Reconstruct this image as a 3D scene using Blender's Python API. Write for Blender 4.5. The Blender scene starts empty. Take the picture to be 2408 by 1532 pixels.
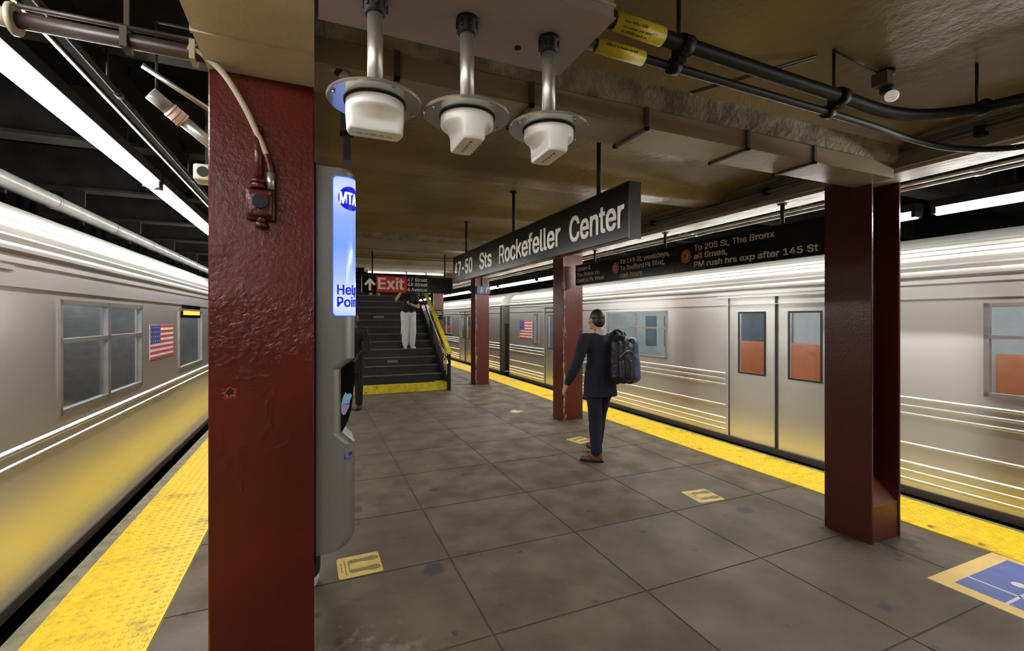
import bpy, bmesh, math, random
from mathutils import Vector, Matrix, noise as mnoise
random.seed(7)
D = bpy.data
SC = bpy.context.scene
COL = SC.collection
PI = math.pi

# ------------------------------------------------------------------ camera, world, exposure
PSI = math.atan(465 / 1086)
cam_d = D.cameras.new('camera'); cam = D.objects.new('camera', cam_d); COL.objects.link(cam)
cam.location = (0, 0, 1.65); cam.rotation_euler = (PI / 2, 0, -PSI)
cam_d.sensor_width = 36; cam_d.lens = 36 * 1086 / 2408; cam_d.shift_y = -16 / 2408
cam_d.clip_start = .05; cam_d.clip_end = 200
SC.camera = cam
w = D.worlds.new('tunnel_dark'); SC.world = w; w.use_nodes = True
w.node_tree.nodes['Background'].inputs[0].default_value = (.5, .47, .42, 1)
w.node_tree.nodes['Background'].inputs[1].default_value = .01
SC.view_settings.view_transform = 'Standard'; SC.view_settings.look = 'None'
SC.view_settings.exposure = 0.0; SC.view_settings.gamma = 1.0
SC.view_settings.use_curve_mapping = False
TUBE = 54.0          # radiance of the fluorescent diffusers

# ------------------------------------------------------------------ materials
MATS = {}
def nd(nt, t, **kw):
    n = nt.nodes.new(t)
    for k, v in kw.items(): setattr(n, k, v)
    return n
def mat(name, c1, c2=None, rough=.5, metal=0, nscale=6, stretch=(1, 1, 1), bump=None, spec=.5,
        contrast=(.35, .65), rough2=None, coat=0, extra=None):
    """procedural Principled: noise-mixed colour, noise bump, noise roughness"""
    if name in MATS: return MATS[name]
    m = D.materials.new(name); m.use_nodes = True; nt = m.node_tree; L = nt.links
    b = nt.nodes['Principled BSDF']
    tc = nd(nt, 'ShaderNodeTexCoord'); mp = nd(nt, 'ShaderNodeMapping')
    mp.inputs['Scale'].default_value = stretch
    L.new(tc.outputs['Object'], mp.inputs[0])
    nz = nd(nt, 'ShaderNodeTexNoise'); nz.inputs['Scale'].default_value = nscale; nz.inputs['Detail'].default_value = 6
    L.new(mp.outputs[0], nz.inputs[0])
    rp = nd(nt, 'ShaderNodeValToRGB')
    rp.color_ramp.elements[0].position, rp.color_ramp.elements[1].position = contrast
    rp.color_ramp.elements[0].color = (*c1, 1); rp.color_ramp.elements[1].color = (*(c2 or [x * .85 for x in c1]), 1)
    L.new(nz.outputs[0], rp.inputs[0]); L.new(rp.outputs[0], b.inputs['Base Color'])
    b.inputs['Roughness'].default_value = rough; b.inputs['Metallic'].default_value = metal
    b.inputs['Specular IOR Level'].default_value = spec
    b.inputs['Coat Weight'].default_value = coat
    if rough2 is not None:
        mr = nd(nt, 'ShaderNodeMapRange'); L.new(nz.outputs[0], mr.inputs[0])
        mr.inputs[1].default_value, mr.inputs[2].default_value = contrast
        mr.inputs[3].default_value, mr.inputs[4].default_value = rough, rough2
        L.new(mr.outputs[0], b.inputs['Roughness'])
    if bump:
        last = None
        for sc, st in bump:
            n2 = nd(nt, 'ShaderNodeTexNoise'); n2.inputs['Scale'].default_value = sc; n2.inputs['Detail'].default_value = 4
            L.new(mp.outputs[0], n2.inputs[0])
            bp = nd(nt, 'ShaderNodeBump'); bp.inputs['Strength'].default_value = st; bp.inputs['Distance'].default_value = .02
            L.new(n2.outputs[0], bp.inputs['Height'])
            if last: L.new(last.outputs[0], bp.inputs['Normal'])
            last = bp
        L.new(last.outputs[0], b.inputs['Normal'])
    if extra: extra(nt, b, tc, rp)
    MATS[name] = m
    return m
def emis(name, c, s, base=(.8, .8, .8)):
    if name in MATS: return MATS[name]
    m = D.materials.new(name); m.use_nodes = True
    b = m.node_tree.nodes['Principled BSDF']
    b.inputs['Base Color'].default_value = (*base, 1)
    b.inputs['Emission Color'].default_value = (*c, 1); b.inputs['Emission Strength'].default_value = s
    b.inputs['Roughness'].default_value = .35
    MATS[name] = m; return m
def glass(name, tint=(.75, .8, .82), refl=.07):
    m = D.materials.new(name); m.use_nodes = True; nt = m.node_tree; L = nt.links
    nt.nodes.remove(nt.nodes['Principled BSDF'])
    t = nd(nt, 'ShaderNodeBsdfTransparent'); t.inputs[0].default_value = (*tint, 1)
    g = nd(nt, 'ShaderNodeBsdfGlossy'); g.inputs['Roughness'].default_value = .06
    lw = nd(nt, 'ShaderNodeLayerWeight'); lw.inputs[0].default_value = .5
    ad = nd(nt, 'ShaderNodeMath', operation='ADD'); ad.inputs[1].default_value = refl; ad.use_clamp = True
    pw = nd(nt, 'ShaderNodeMath', operation='POWER'); pw.inputs[1].default_value = 3.0; L.new(lw.outputs['Facing'], pw.inputs[0])
    ml = nd(nt, 'ShaderNodeMath', operation='MULTIPLY'); ml.inputs[1].default_value = .55; L.new(pw.outputs[0], ml.inputs[0])
    L.new(ml.outputs[0], ad.inputs[0])
    mx = nd(nt, 'ShaderNodeMixShader'); L.new(ad.outputs[0], mx.inputs[0]); L.new(t.outputs[0], mx.inputs[1]); L.new(g.outputs[0], mx.inputs[2])
    L.new(mx.outputs[0], nt.nodes['Material Output'].inputs[0])
    MATS[name] = m; return m

def math_n(nt, op, a, b_=None, clamp=False):
    n = nd(nt, 'ShaderNodeMath', operation=op); n.use_clamp = clamp
    for i, v in enumerate((a, b_)):
        if v is None: continue
        if isinstance(v, (int, float)): n.inputs[i].default_value = v
        else: nt.links.new(v, n.inputs[i])
    return n.outputs[0]
def over(nt, b, rp, fac, col, rough=None):
    """lay COL over the base colour by FAC"""
    old = b.inputs['Base Color'].links[0].from_socket
    mx = nd(nt, 'ShaderNodeMix', data_type='RGBA')
    nt.links.new(fac, mx.inputs[0]); nt.links.new(old, mx.inputs[6]); mx.inputs[7].default_value = (*col, 1)
    nt.links.new(mx.outputs[2], b.inputs['Base Color'])
def spots(scale, size, col, seed=0.0):
    def f(nt, b, tc, rp):
        v = nd(nt, 'ShaderNodeTexVoronoi'); v.inputs['Scale'].default_value = scale
        mp = nd(nt, 'ShaderNodeMapping'); mp.inputs['Location'].default_value = (seed, seed * 2, 0)
        nt.links.new(tc.outputs['Object'], mp.inputs[0])
        nz = nd(nt, 'ShaderNodeTexNoise'); nz.inputs['Scale'].default_value = scale * 6
        nt.links.new(mp.outputs[0], nz.inputs[0])
        wv = nd(nt, 'ShaderNodeVectorMath', operation='MULTIPLY_ADD')
        nt.links.new(nz.outputs['Color'], wv.inputs[0]); wv.inputs[1].default_value = (.06 / scale * 4,) * 3
        nt.links.new(mp.outputs[0], wv.inputs[2])
        nt.links.new(wv.outputs[0], v.inputs['Vector'])
        sp = nd(nt, 'ShaderNodeSeparateColor'); nt.links.new(v.outputs['Color'], sp.inputs[0])
        rad = math_n(nt, 'MULTIPLY', math_n(nt, 'POWER', sp.outputs[0], 2.2), size * scale)
        fac = math_n(nt, 'MULTIPLY', math_n(nt, 'SUBTRACT', rad, v.outputs['Distance']), 14.0, True)
        over(nt, b, rp, math_n(nt, 'MULTIPLY', fac, .75), col)
    return f

def floor_extra(nt, b, tc, rp):
    spots(2.6, .09, (.04, .038, .038))(nt, b, tc, rp)
    spots(6, .034, (.04, .038, .036), 3.3)(nt, b, tc, rp)
    spots(5, .014, (.42, .4, .36), 9.1)(nt, b, tc, rp)
    nz = nd(nt, 'ShaderNodeTexNoise'); nz.inputs['Scale'].default_value = 1.3; nz.inputs['Detail'].default_value = 8; nz.inputs['Roughness'].default_value = .7
    nt.links.new(tc.outputs['Object'], nz.inputs[0])
    f = nd(nt, 'ShaderNodeMapRange'); nt.links.new(nz.outputs[0], f.inputs[0])
    f.inputs[1].default_value = .52; f.inputs[2].default_value = .72; f.inputs[3].default_value = 0; f.inputs[4].default_value = .55
    over(nt, b, rp, f.outputs[0], (.055, .05, .045))
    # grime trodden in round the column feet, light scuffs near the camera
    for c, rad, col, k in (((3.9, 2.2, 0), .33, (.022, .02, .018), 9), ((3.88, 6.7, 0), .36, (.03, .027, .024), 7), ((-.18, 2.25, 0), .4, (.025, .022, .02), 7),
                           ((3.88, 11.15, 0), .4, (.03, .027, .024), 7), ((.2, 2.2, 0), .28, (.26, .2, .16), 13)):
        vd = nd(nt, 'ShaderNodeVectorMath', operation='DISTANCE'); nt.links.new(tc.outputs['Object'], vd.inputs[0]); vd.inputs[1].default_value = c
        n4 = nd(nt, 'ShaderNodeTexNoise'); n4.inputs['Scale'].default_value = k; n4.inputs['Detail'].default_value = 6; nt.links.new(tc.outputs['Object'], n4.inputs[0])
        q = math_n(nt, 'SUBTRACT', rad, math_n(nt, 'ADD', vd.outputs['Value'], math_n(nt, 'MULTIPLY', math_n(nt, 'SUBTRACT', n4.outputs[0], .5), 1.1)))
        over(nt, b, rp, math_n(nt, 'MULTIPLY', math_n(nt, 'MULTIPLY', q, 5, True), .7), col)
mat('concrete_old', (.134, .102, .07), (.096, .073, .05), rough=.5, rough2=.75, spec=.25, nscale=3, bump=[(90, .25), (9, .1)], extra=floor_extra)
mat('concrete_new', (.112, .09, .067), (.088, .071, .053), rough=.48, rough2=.65, spec=.3, nscale=2.5, bump=[(120, .16)], extra=floor_extra)
mat('joint', (.075, .066, .05), (.05, .045, .036), rough=.9)
mat('curb', (.27, .24, .14), (.15, .135, .09), rough=.75, nscale=12, bump=[(60, .3)], extra=spots(9, .03, (.06, .055, .05)))
def yellow_extra(nt, b, tc, rp):
    spots(6, .045, (.05, .045, .03))(nt, b, tc, rp)
    nz = nd(nt, 'ShaderNodeTexNoise'); nz.inputs['Scale'].default_value = 2.2; nz.inputs['Detail'].default_value = 9; nz.inputs['Roughness'].default_value = .75
    nt.links.new(tc.outputs['Object'], nz.inputs[0])
    f = nd(nt, 'ShaderNodeMapRange'); nt.links.new(nz.outputs[0], f.inputs[0])
    f.inputs[1].default_value = .54; f.inputs[2].default_value = .66; f.inputs[4].default_value = .7
    over(nt, b, rp, f.outputs[0], (.2, .14, .02))
mat('yellow', (.86, .6, .004), (.74, .5, .006), rough=.42, nscale=14, bump=[(150, .1)], extra=yellow_extra)
mat('yellow_paint', (.72, .58, .01), (.5, .4, .02), rough=.5, nscale=10, extra=spots(8, .04, (.08, .07, .03)))
mat('sticker_yellow', (.66, .47, .13), (.54, .38, .11), rough=.45, nscale=14)
mat('sticker_dark', (.17, .13, .06), (.24, .18, .07), rough=.6, nscale=60)
mat('pad_yellow', (.7, .5, .17), (.6, .43, .16), rough=.6, nscale=9)
mat('pad_blue', (.075, .11, .33), (.11, .14, .33), rough=.55, nscale=7)
mat('pad_white', (.6, .6, .6), (.45, .45, .48), rough=.6, nscale=12)

RED1, RED2 = (.078, .009, .0052), (.058, .007, .0045)
mat('red_paint', RED1, RED2, rough=.3, nscale=3, bump=[(70, .22), (9, .12)], spec=.4)
mat('red_shaded', (.05, .0065, .0042), (.038, .0052, .0036), rough=.28, nscale=3, bump=[(60, .1)], spec=.4)  # the column red with dimmer light put into its colour
mat('red_rusty', (.1, .02, .006), (.06, .0075, .0045), rough=.35, nscale=5, stretch=(1, 1, .4), bump=[(60, .12)], spec=.4)
def near_extra(nt, b, tc, rp):
    # object space: x 0..0.37 (left to right), z height: crack ridges, lumpy patch, one chip
    L = nt.links
    sx = nd(nt, 'ShaderNodeSeparateXYZ'); L.new(tc.outputs['Object'], sx.inputs[0])
    def band(sock, c, hw, soft):
        return math_n(nt, 'MULTIPLY', math_n(nt, 'SUBTRACT', hw, math_n(nt, 'ABSOLUTE', math_n(nt, 'SUBTRACT', sock, c))), 1 / soft, True)
    lump = nd(nt, 'ShaderNodeTexNoise'); lump.inputs['Scale'].default_value = 34; lump.inputs['Detail'].default_value = 5; lump.inputs['Distortion'].default_value = 1.2
    L.new(tc.outputs['Object'], lump.inputs[0])
    z_m = band(sx.outputs[2], 1.62, .17, .1)
    nz = nd(nt, 'ShaderNodeTexNoise'); nz.inputs['Scale'].default_value = 2.6; nz.inputs['Detail'].default_value = 3
    L.new(tc.outputs['Object'], nz.inputs[0])
    iso = math_n(nt, 'SUBTRACT', 1.0, math_n(nt, 'MULTIPLY', math_n(nt, 'ABSOLUTE', math_n(nt, 'SUBTRACT', nz.outputs[0], .5)), 55), True)
    step = math_n(nt, 'GREATER_THAN', nz.outputs[0], .5)
    h = math_n(nt, 'ADD', math_n(nt, 'MULTIPLY', math_n(nt, 'MULTIPLY', lump.outputs[0], z_m), 1.0),
               math_n(nt, 'MULTIPLY', math_n(nt, 'ADD', math_n(nt, 'MULTIPLY', iso, .12), math_n(nt, 'MULTIPLY', step, .22)), band(sx.outputs[2], 1.35, .5, .15)))
    bp = nd(nt, 'ShaderNodeBump'); bp.inputs['Strength'].default_value = .8; bp.inputs['Distance'].default_value = .012
    L.new(h, bp.inputs['Height'])
    old = b.inputs['Normal'].links[0].from_socket
    L.new(old, bp.inputs['Normal']); L.new(bp.outputs[0], b.inputs['Normal'])
    vd = nd(nt, 'ShaderNodeVectorMath', operation='DISTANCE')
    L.new(tc.outputs['Object'], vd.inputs[0]); vd.inputs[1].default_value = (.07, 0, 1.365)
    n3 = nd(nt, 'ShaderNodeTexNoise'); n3.inputs['Scale'].default_value = 60; L.new(tc.outputs['Object'], n3.inputs[0])
    fz = math_n(nt, 'ADD', vd.outputs['Value'], math_n(nt, 'MULTIPLY', math_n(nt, 'SUBTRACT', n3.outputs[0], .5), .05))
    over(nt, b, rp, math_n(nt, 'LESS_THAN', fz, .021), (.3, .055, .012))
    over(nt, b, rp, math_n(nt, 'LESS_THAN', fz, .015), (.012, .012, .012))
mat('red_near', (.088, .0085, .0045), (.058, .0065, .0038), rough=.3, nscale=2.2, bump=[(55, .11), (150, .06), (7, .2)], spec=.33, extra=near_extra)
def chip_extra(nt, b, tc, rp):
    L = nt.links
    sx = nd(nt, 'ShaderNodeSeparateXYZ'); L.new(tc.outputs['Object'], sx.inputs[0])
    nz = nd(nt, 'ShaderNodeTexNoise'); nz.inputs['Scale'].default_value = 11; nz.inputs['Detail'].default_value = 8; nz.inputs['Roughness'].default_value = .7
    mp = nd(nt, 'ShaderNodeMapping'); mp.inputs['Scale'].default_value = (2.4, 2.4, .35)
    L.new(tc.outputs['Object'], mp.inputs[0]); L.new(mp.outputs[0], nz.inputs[0])
    edge = math_n(nt, 'ADD', math_n(nt, 'ABSOLUTE', math_n(nt, 'SUBTRACT', sx.outputs[0], .015)), sx.outputs[1])
    f = math_n(nt, 'SUBTRACT', math_n(nt, 'SUBTRACT', nz.outputs[0], .47), math_n(nt, 'MULTIPLY', edge, 3.2))
    over(nt, b, rp, math_n(nt, 'MULTIPLY', f, 30, True), (.42, .3, .24))
mat('red_chipped', (.1, .0125, .0075), (.08, .01, .0065), rough=.33, nscale=3, bump=[(50, .15)], extra=chip_extra)
mat('ceiling_paint', (.225, .162, .07), (.165, .12, .053), rough=.3, rough2=.45, nscale=1.6, bump=[(16, .3), (70, .1)], spec=.5)
mat('beam_concrete', (.22, .19, .125), (.1, .082, .05), rough=.75, nscale=7, bump=[(30, .8)], contrast=(.4, .62))
mat('beam_box', (.27, .21, .14), (.22, .17, .115), rough=.3, nscale=3, bump=[(20, .08)])
mat('girder_paint', (.52, .445, .325), (.44, .375, .27), rough=.4, nscale=3, bump=[(40, .18), (8, .2)])
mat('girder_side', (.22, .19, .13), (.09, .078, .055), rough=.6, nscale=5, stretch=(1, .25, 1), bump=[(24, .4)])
mat('soffit_lit', (.55, .5, .42), (.3, .27, .22), rough=.5, nscale=7, stretch=(1, .3, 1), bump=[(30, .4)])  # girder underside made paler: glow of the tube lights put into the colour
mat('header_paint', (.55, .48, .33), (.4, .34, .22), rough=.55, nscale=4, stretch=(.4, 1, 1))
mat('soot', (.004, .0036, .0032), (.007, .0062, .0055), rough=.95, nscale=3, spec=.08)
mat('soot_beam', (.035, .032, .029), (.02, .018, .017), rough=.8, nscale=5, spec=.15)
mat('track_dark', (.02, .018, .016), (.035, .03, .026), rough=.9, nscale=8)
mat('black', (.006, .006, .007), (.009, .009, .01), rough=.5, nscale=8, spec=.25)
mat('black_gloss', (.004, .004, .005), rough=.12, spec=.5)
mat('sign_black', (.0045, .0045, .005), (.006, .006, .0065), rough=.2, nscale=5, spec=.25)
mat('sign_edge', (.03, .032, .036), rough=.3, metal=.3)
mat('sign_white', (.62, .6, .55), (.55, .53, .48), rough=.5)
mat('sign_cream', (.62, .58, .47), (.54, .5, .4), rough=.5)
mat('sign_red', (.55, .018, .012), rough=.35)
mat('sign_orange', (.52, .09, .02), rough=.4)
mat('sign_blue', (.03, .12, .5), rough=.4)
mat('sign_grey', (.08, .085, .09), rough=.4)
mat('galv', (.5, .48, .45), (.34, .32, .3), rough=.38, metal=.85, nscale=9, stretch=(1, 1, .3), bump=[(40, .05)])
mat('pipe_grey', (.33, .32, .31), (.24, .23, .22), rough=.33, nscale=5)
mat('pipe_brown', (.035, .02, .018), (.025, .015, .013), rough=.42, nscale=6)
mat('conduit_tan', (.36, .31, .23), (.29, .25, .18), rough=.42, nscale=8)
mat('dark_metal', (.02, .018, .016), (.013, .012, .011), rough=.6, nscale=10, spec=.3)
mat('steel_brown', (.06, .045, .03), (.04, .03, .02), rough=.55, nscale=9)
mat('panel_lilac', (.36, .29, .29), (.31, .25, .245), rough=.45, nscale=2)
mat('disc_grey', (.42, .42, .42), (.4, .4, .4), rough=.1, metal=.65)
mat('white_plastic', (.88, .88, .88), rough=.35)
mat('ink', (.3, .3, .32), rough=.6)
mat('cable_black', (.009, .0088, .0085), rough=.5, spec=.3)
mat('cable_grey', (.09, .085, .08), (.06, .055, .05), rough=.45)
mat('tag_yellow', (.62, .5, .01), (.5, .4, .01), rough=.4)
mat('tag_ink', (.08, .07, .01), rough=.6)
mat('help_grey', (.29, .285, .28), (.26, .255, .25), rough=.32, metal=.6, nscale=180)
mat('blue_ink', (.01, .03, .4), rough=.4)
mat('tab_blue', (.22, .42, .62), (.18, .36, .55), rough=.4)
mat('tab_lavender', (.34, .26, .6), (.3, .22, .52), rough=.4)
mat('stair_dark', (.012, .011, .01), (.02, .018, .016), rough=.6, nscale=9)
mat('stair_nose', (.13, .115, .1), (.08, .072, .063), rough=.55, nscale=20)
mat('chrome', (.6, .58, .54), rough=.2, metal=1)
mat('beige_plastic', (.5, .46, .36), (.44, .4, .32), rough=.5)
mat('wrap_white', (.75, .7, .66), (.6, .56, .52), rough=.5, nscale=20)
mat('wrap_orange', (.6, .12, .05), rough=.6)
STR = (1, .06, 1)
def brushed(nt, b, tc, rp):
    tg = nd(nt, 'ShaderNodeTangent', direction_type='RADIAL', axis='Z'); nt.links.new(tg.outputs[0], b.inputs['Tangent'])
    b.inputs['Anisotropic'].default_value = .65; b.inputs['Anisotropic Rotation'].default_value = .25
mat('steel', (.82, .82, .81), (.78, .78, .77), rough=.29, metal=.89, nscale=2.5, stretch=STR, extra=brushed)
mat('steel_door', (.85, .85, .84), (.81, .81, .8), rough=.29, metal=.89, nscale=2.5, stretch=STR, extra=brushed)
mat('steel_dull', (.46, .45, .43), (.38, .37, .36), rough=.38, metal=.9, nscale=9, stretch=STR)
mat('steel_roof', (.42, .41, .385), (.34, .33, .31), rough=.42, metal=.7, nscale=12, stretch=STR)
mat('sill_brown', (.1, .08, .068), (.06, .05, .043), rough=.45, metal=.4, nscale=8, stretch=STR)
mat('rubber', (.012, .012, .012), rough=.6)
mat('car_under', (.02, .018, .016), rough=.8)
mat('car_inside', (.62, .61, .58), (.55, .54, .52), rough=.5)
mat('far_glass', (.2, .22, .26), rough=.15)
mat('car_floor', (.1, .09, .08), rough=.6)
mat('seat_orange', (.72, .24, .1), (.65, .2, .08), rough=.35)
mat('seat_red', (.42, .09, .05), rough=.35)
mat('flag_red', (.5, .06, .06), rough=.4)
mat('flag_white', (.7, .68, .68), rough=.4)
mat('flag_blue', (.05, .06, .25), rough=.4)
mat('skin', (.48, .25, .155), (.42, .21, .13), rough=.5, nscale=20)
mat('skin_dark', (.13, .06, .035), (.1, .045, .028), rough=.45, nscale=20)
mat('hair', (.012, .009, .007), (.02, .014, .01), rough=.5, nscale=60)
mat('suit_navy', (.0075, .011, .028), (.0055, .008, .021), rough=.85, nscale=40, bump=[(25, .2)])
mat('trouser_navy', (.006, .009, .024), (.0045, .0065, .018), rough=.88, nscale=40, bump=[(20, .2)])
mat('bag_black', (.006, .006, .008), (.01, .01, .012), rough=.4, nscale=30, bump=[(30, .3)])
mat('bag_blue', (.045, .08, .17), (.03, .055, .12), rough=.45, nscale=20, bump=[(25, .3)])
mat('leather', (.16, .055, .03), (.1, .035, .02), rough=.35, nscale=12)
mat('cloth_black', (.004, .004, .0045), (.006, .006, .007), rough=.85, nscale=30, bump=[(25, .25)])
mat('cloth_shirt', (.5, .48, .48), rough=.7)
mat('denim_light', (.56, .59, .6), (.45, .49, .5), rough=.85, nscale=9, bump=[(20, .3)])
mat('shoe_white', (.6, .57, .52), (.5, .47, .43), rough=.6)
mat('eye_white', (.7, .7, .68), rough=.2)
mat('lip', (.3, .12, .1), rough=.5)
emis('tube_light', (1, .975, .92), TUBE)
emis('car_light', (.93, .97, 1), 11.0)
emis('route_led', (1, .42, .02), 2.2, (.1, .05, .01))
emis('screen_blue', (.25, .6, 1), 1.0, (.1, .1, .1))
emis('stair_tube', (1, .95, .85), 1.0)
emis('bulb_glow', (1, .95, .88), .25)
glass('car_glass')

# ------------------------------------------------------------------ mesh building
ORG = {}
class MB:
    def __init__(s): s.v = []; s.f = []; s.m = []; s.sm = []
    def add(s, verts, faces, mi=0, smooth=False):
        o = len(s.v); s.v += [tuple(x) for x in verts]
        s.f += [tuple(i + o for i in f) for f in faces]; s.m += [mi] * len(faces); s.sm += [smooth] * len(faces)
        return s
    def box(s, x0, x1, y0, y1, z0, z1, mi=0):
        return s.add([(x0, y0, z0), (x1, y0, z0), (x1, y1, z0), (x0, y1, z0), (x0, y0, z1), (x1, y0, z1), (x1, y1, z1), (x0, y1, z1)],
                     [(0, 3, 2, 1), (4, 5, 6, 7), (0, 1, 5, 4), (1, 2, 6, 5), (2, 3, 7, 6), (3, 0, 4, 7)], mi)
    def bevel_box(s, x0, x1, y0, y1, z0, z1, r=.01, mi=0, seg=2):
        bm = bmesh.new(); bmesh.ops.create_cube(bm, size=1)
        for v in bm.verts:
            v.co = Vector((x0 if v.co.x < 0 else x1, y0 if v.co.y < 0 else y1, z0 if v.co.z < 0 else z1))
        bmesh.ops.bevel(bm, geom=bm.edges[:], offset=r, segments=seg, profile=.5, affect='EDGES')
        return s.from_bm(bm, mi, seg > 1)
    def from_bm(s, bm, mi=0, smooth=False):
        bm.verts.index_update()
        s.add([v.co[:] for v in bm.verts], [[v.index for v in f.verts] for f in bm.faces], mi, smooth); bm.free(); return s
    def cyl(s, p0, p1, r0, r1=None, n=12, mi=0, caps=True, smooth=True):
        r1 = r0 if r1 is None else r1
        p0, p1 = Vector(p0), Vector(p1); a = (p1 - p0).normalized()
        u = a.orthogonal().normalized(); v_ = a.cross(u)
        vs = []
        for p, r in ((p0, r0), (p1, r1)):
            for i in range(n):
                t = 2 * PI * i / n; vs.append(p + (u * math.cos(t) + v_ * math.sin(t)) * r)
        s.add(vs, [(i, (i + 1) % n, n + (i + 1) % n, n + i) for i in range(n)], mi, smooth)
        if caps: s.add(vs, [tuple(range(n - 1, -1, -1)), tuple(range(n, 2 * n))], mi)
        return s
    def tube(s, pts, r, n=10, mi=0, caps=True):
        """tube through points; r a number or a list"""
        P = [Vector(p) for p in pts]; R = r if isinstance(r, (list, tuple)) else [r] * len(P)
        vs = []; u = None
        for i, p in enumerate(P):
            t = (P[min(i + 1, len(P) - 1)] - P[max(i - 1, 0)]).normalized()
            u = t.orthogonal().normalized() if u is None else (u - t * u.dot(t)).normalized()
            w_ = t.cross(u)
            for k in range(n):
                a = 2 * PI * k / n; vs.append(p + (u * math.cos(a) + w_ * math.sin(a)) * R[i])
        fs = [(i * n + k, i * n + (k + 1) % n, (i + 1) * n + (k + 1) % n, (i + 1) * n + k) for i in range(len(P) - 1) for k in range(n)]
        s.add(vs, fs, mi, True)
        if caps: s.add(vs, [tuple(range(n - 1, -1, -1)), tuple(range((len(P) - 1) * n, len(P) * n))], mi)
        return s
    def lathe(s, c, prof, n=24, mi=0):
        """prof: (r, z) from one end to the other, round the vertical through c"""
        vs = [(c[0] + r * math.cos(2 * PI * k / n), c[1] + r * math.sin(2 * PI * k / n), c[2] + z) for r, z in prof for k in range(n)]
        fs = [(i * n + k, i * n + (k + 1) % n, (i + 1) * n + (k + 1) % n, (i + 1) * n + k) for i in range(len(prof) - 1) for k in range(n)]
        return s.add(vs, fs, mi, True)
    def prism(s, poly, o, ex, ey, ez, mi=0):
        """2-D polygon in (ex, ey) at o pushed along ez"""
        o, ex, ey, ez = Vector(o), Vector(ex), Vector(ey), Vector(ez); n = len(poly)
        vs = [o + ex * x + ey * y for x, y in poly]; vs += [p + ez for p in vs]
        fs = [(i, (i + 1) % n, n + (i + 1) % n, n + i) for i in range(n)] + [tuple(range(n - 1, -1, -1)), tuple(range(n, 2 * n))]
        return s.add(vs, fs, mi)
    def ell(s, c, r, n=12, mi=0):
        vs = []; fs = []
        c = Vector(c)
        for i in range(n + 1):
            th = PI * i / n
            for k in range(2 * n):
                a = PI * k / n
                vs.append((c.x + r[0] * math.sin(th) * math.cos(a), c.y + r[1] * math.sin(th) * math.sin(a), c.z + r[2] * math.cos(th)))
        m_ = 2 * n
        fs = [(i * m_ + k, i * m_ + (k + 1) % m_, (i + 1) * m_ + (k + 1) % m_, (i + 1) * m_ + k) for i in range(n) for k in range(m_)]
        return s.add(vs, fs, mi, True)
    def build(s, name, mats, parent=None, clean=True):
        """one mesh object; world coordinates in, stored relative to the thing's base"""
        me = D.meshes.new(name)
        org = ORG.get(parent.name, Vector()) if parent else Vector()
        me.from_pydata([Vector(p) - org for p in s.v], [], s.f)
        for m_ in (mats if isinstance(mats, (list, tuple)) else [mats]): me.materials.append(MATS[m_])
        me.polygons.foreach_set('material_index', s.m); me.polygons.foreach_set('use_smooth', s.sm)
        if clean:
            bm = bmesh.new(); bm.from_mesh(me)
            bmesh.ops.remove_doubles(bm, verts=bm.verts, dist=1e-5)
            bmesh.ops.recalc_face_normals(bm, faces=bm.faces); bm.to_mesh(me); bm.free()
        me.update()
        o = D.objects.new(name, me); COL.objects.link(o)
        if parent: o.parent = parent; ORG[o.name] = org
        return o
def tag(o, label, cat, group=None, kind=None):
    o['label'] = label; o['category'] = cat
    if group: o['group'] = group
    if kind: o['kind'] = kind
    return o
def thing(name, label, cat, loc=(0, 0, 0), group=None):
    o = D.objects.new(name, None); COL.objects.link(o); o.location = loc; o.empty_display_size = .1
    ORG[o.name] = Vector(loc)
    return tag(o, label, cat, group)
def struct(o, label=None):
    o['kind'] = 'structure'
    if label: o['label'] = label
    return o
def copy_tree(o, parent=None):
    c = o.copy(); COL.objects.link(c)
    if parent: c.parent = parent
    for ch in list(o.children): copy_tree(ch, c)
    return c
ORD = ['nearest', 'second', 'third', 'fourth', 'fifth', 'sixth', 'seventh', 'eighth', 'ninth', 'tenth', 'eleventh', 'twelfth']
def bez(pts, n=24):
    """Catmull-Rom through points"""
    P = [Vector(p) for p in pts]; out = []
    for i in range(len(P) - 1):
        p0, p1, p2, p3 = P[max(i - 1, 0)], P[i], P[i + 1], P[min(i + 2, len(P) - 1)]
        for k in range(n):
            t = k / n
            out.append(.5 * ((2 * p1) + (p2 - p0) * t + (2 * p0 - 5 * p1 + 4 * p2 - p3) * t * t + (3 * p1 - p0 - 3 * p2 + p3) * t ** 3))
    out.append(P[-1]); return out

def marks(mb, f, width, h, seed):
    """a row of small print too small to read: word-like marks; f(x, y) gives the point"""
    rr = random.Random(seed); x = 0
    while x < width - h:
        for _ in range(rr.randint(2, 7)):
            w_ = h * rr.uniform(.35, .6); y1 = h * rr.choice((.65, .65, 1))
            if x + w_ > width: break
            a, b, c, d = f(x, 0), f(x + w_, 0), f(x + w_, y1), f(x, y1)
            n = (Vector(b) - Vector(a)).cross(Vector(d) - Vector(a)).normalized() * .0005
            vs = [Vector(p) for p in (a, b, c, d)]; vs += [p + n for p in vs]
            mb.add(vs, [(0, 3, 2, 1), (4, 5, 6, 7), (0, 1, 5, 4), (1, 2, 6, 5), (2, 3, 7, 6), (3, 0, 4, 7)]); x += w_ + h * .15
        x += h * .5
_cap = {}
try:        # the grotesque face that ships with Blender itself; its built-in face is the fallback
    import os
    FONT = D.fonts.load(os.path.join(bpy.utils.system_resource('DATAFILES'), 'fonts', 'Inter.woff2'))
except Exception:
    FONT = None
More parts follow.
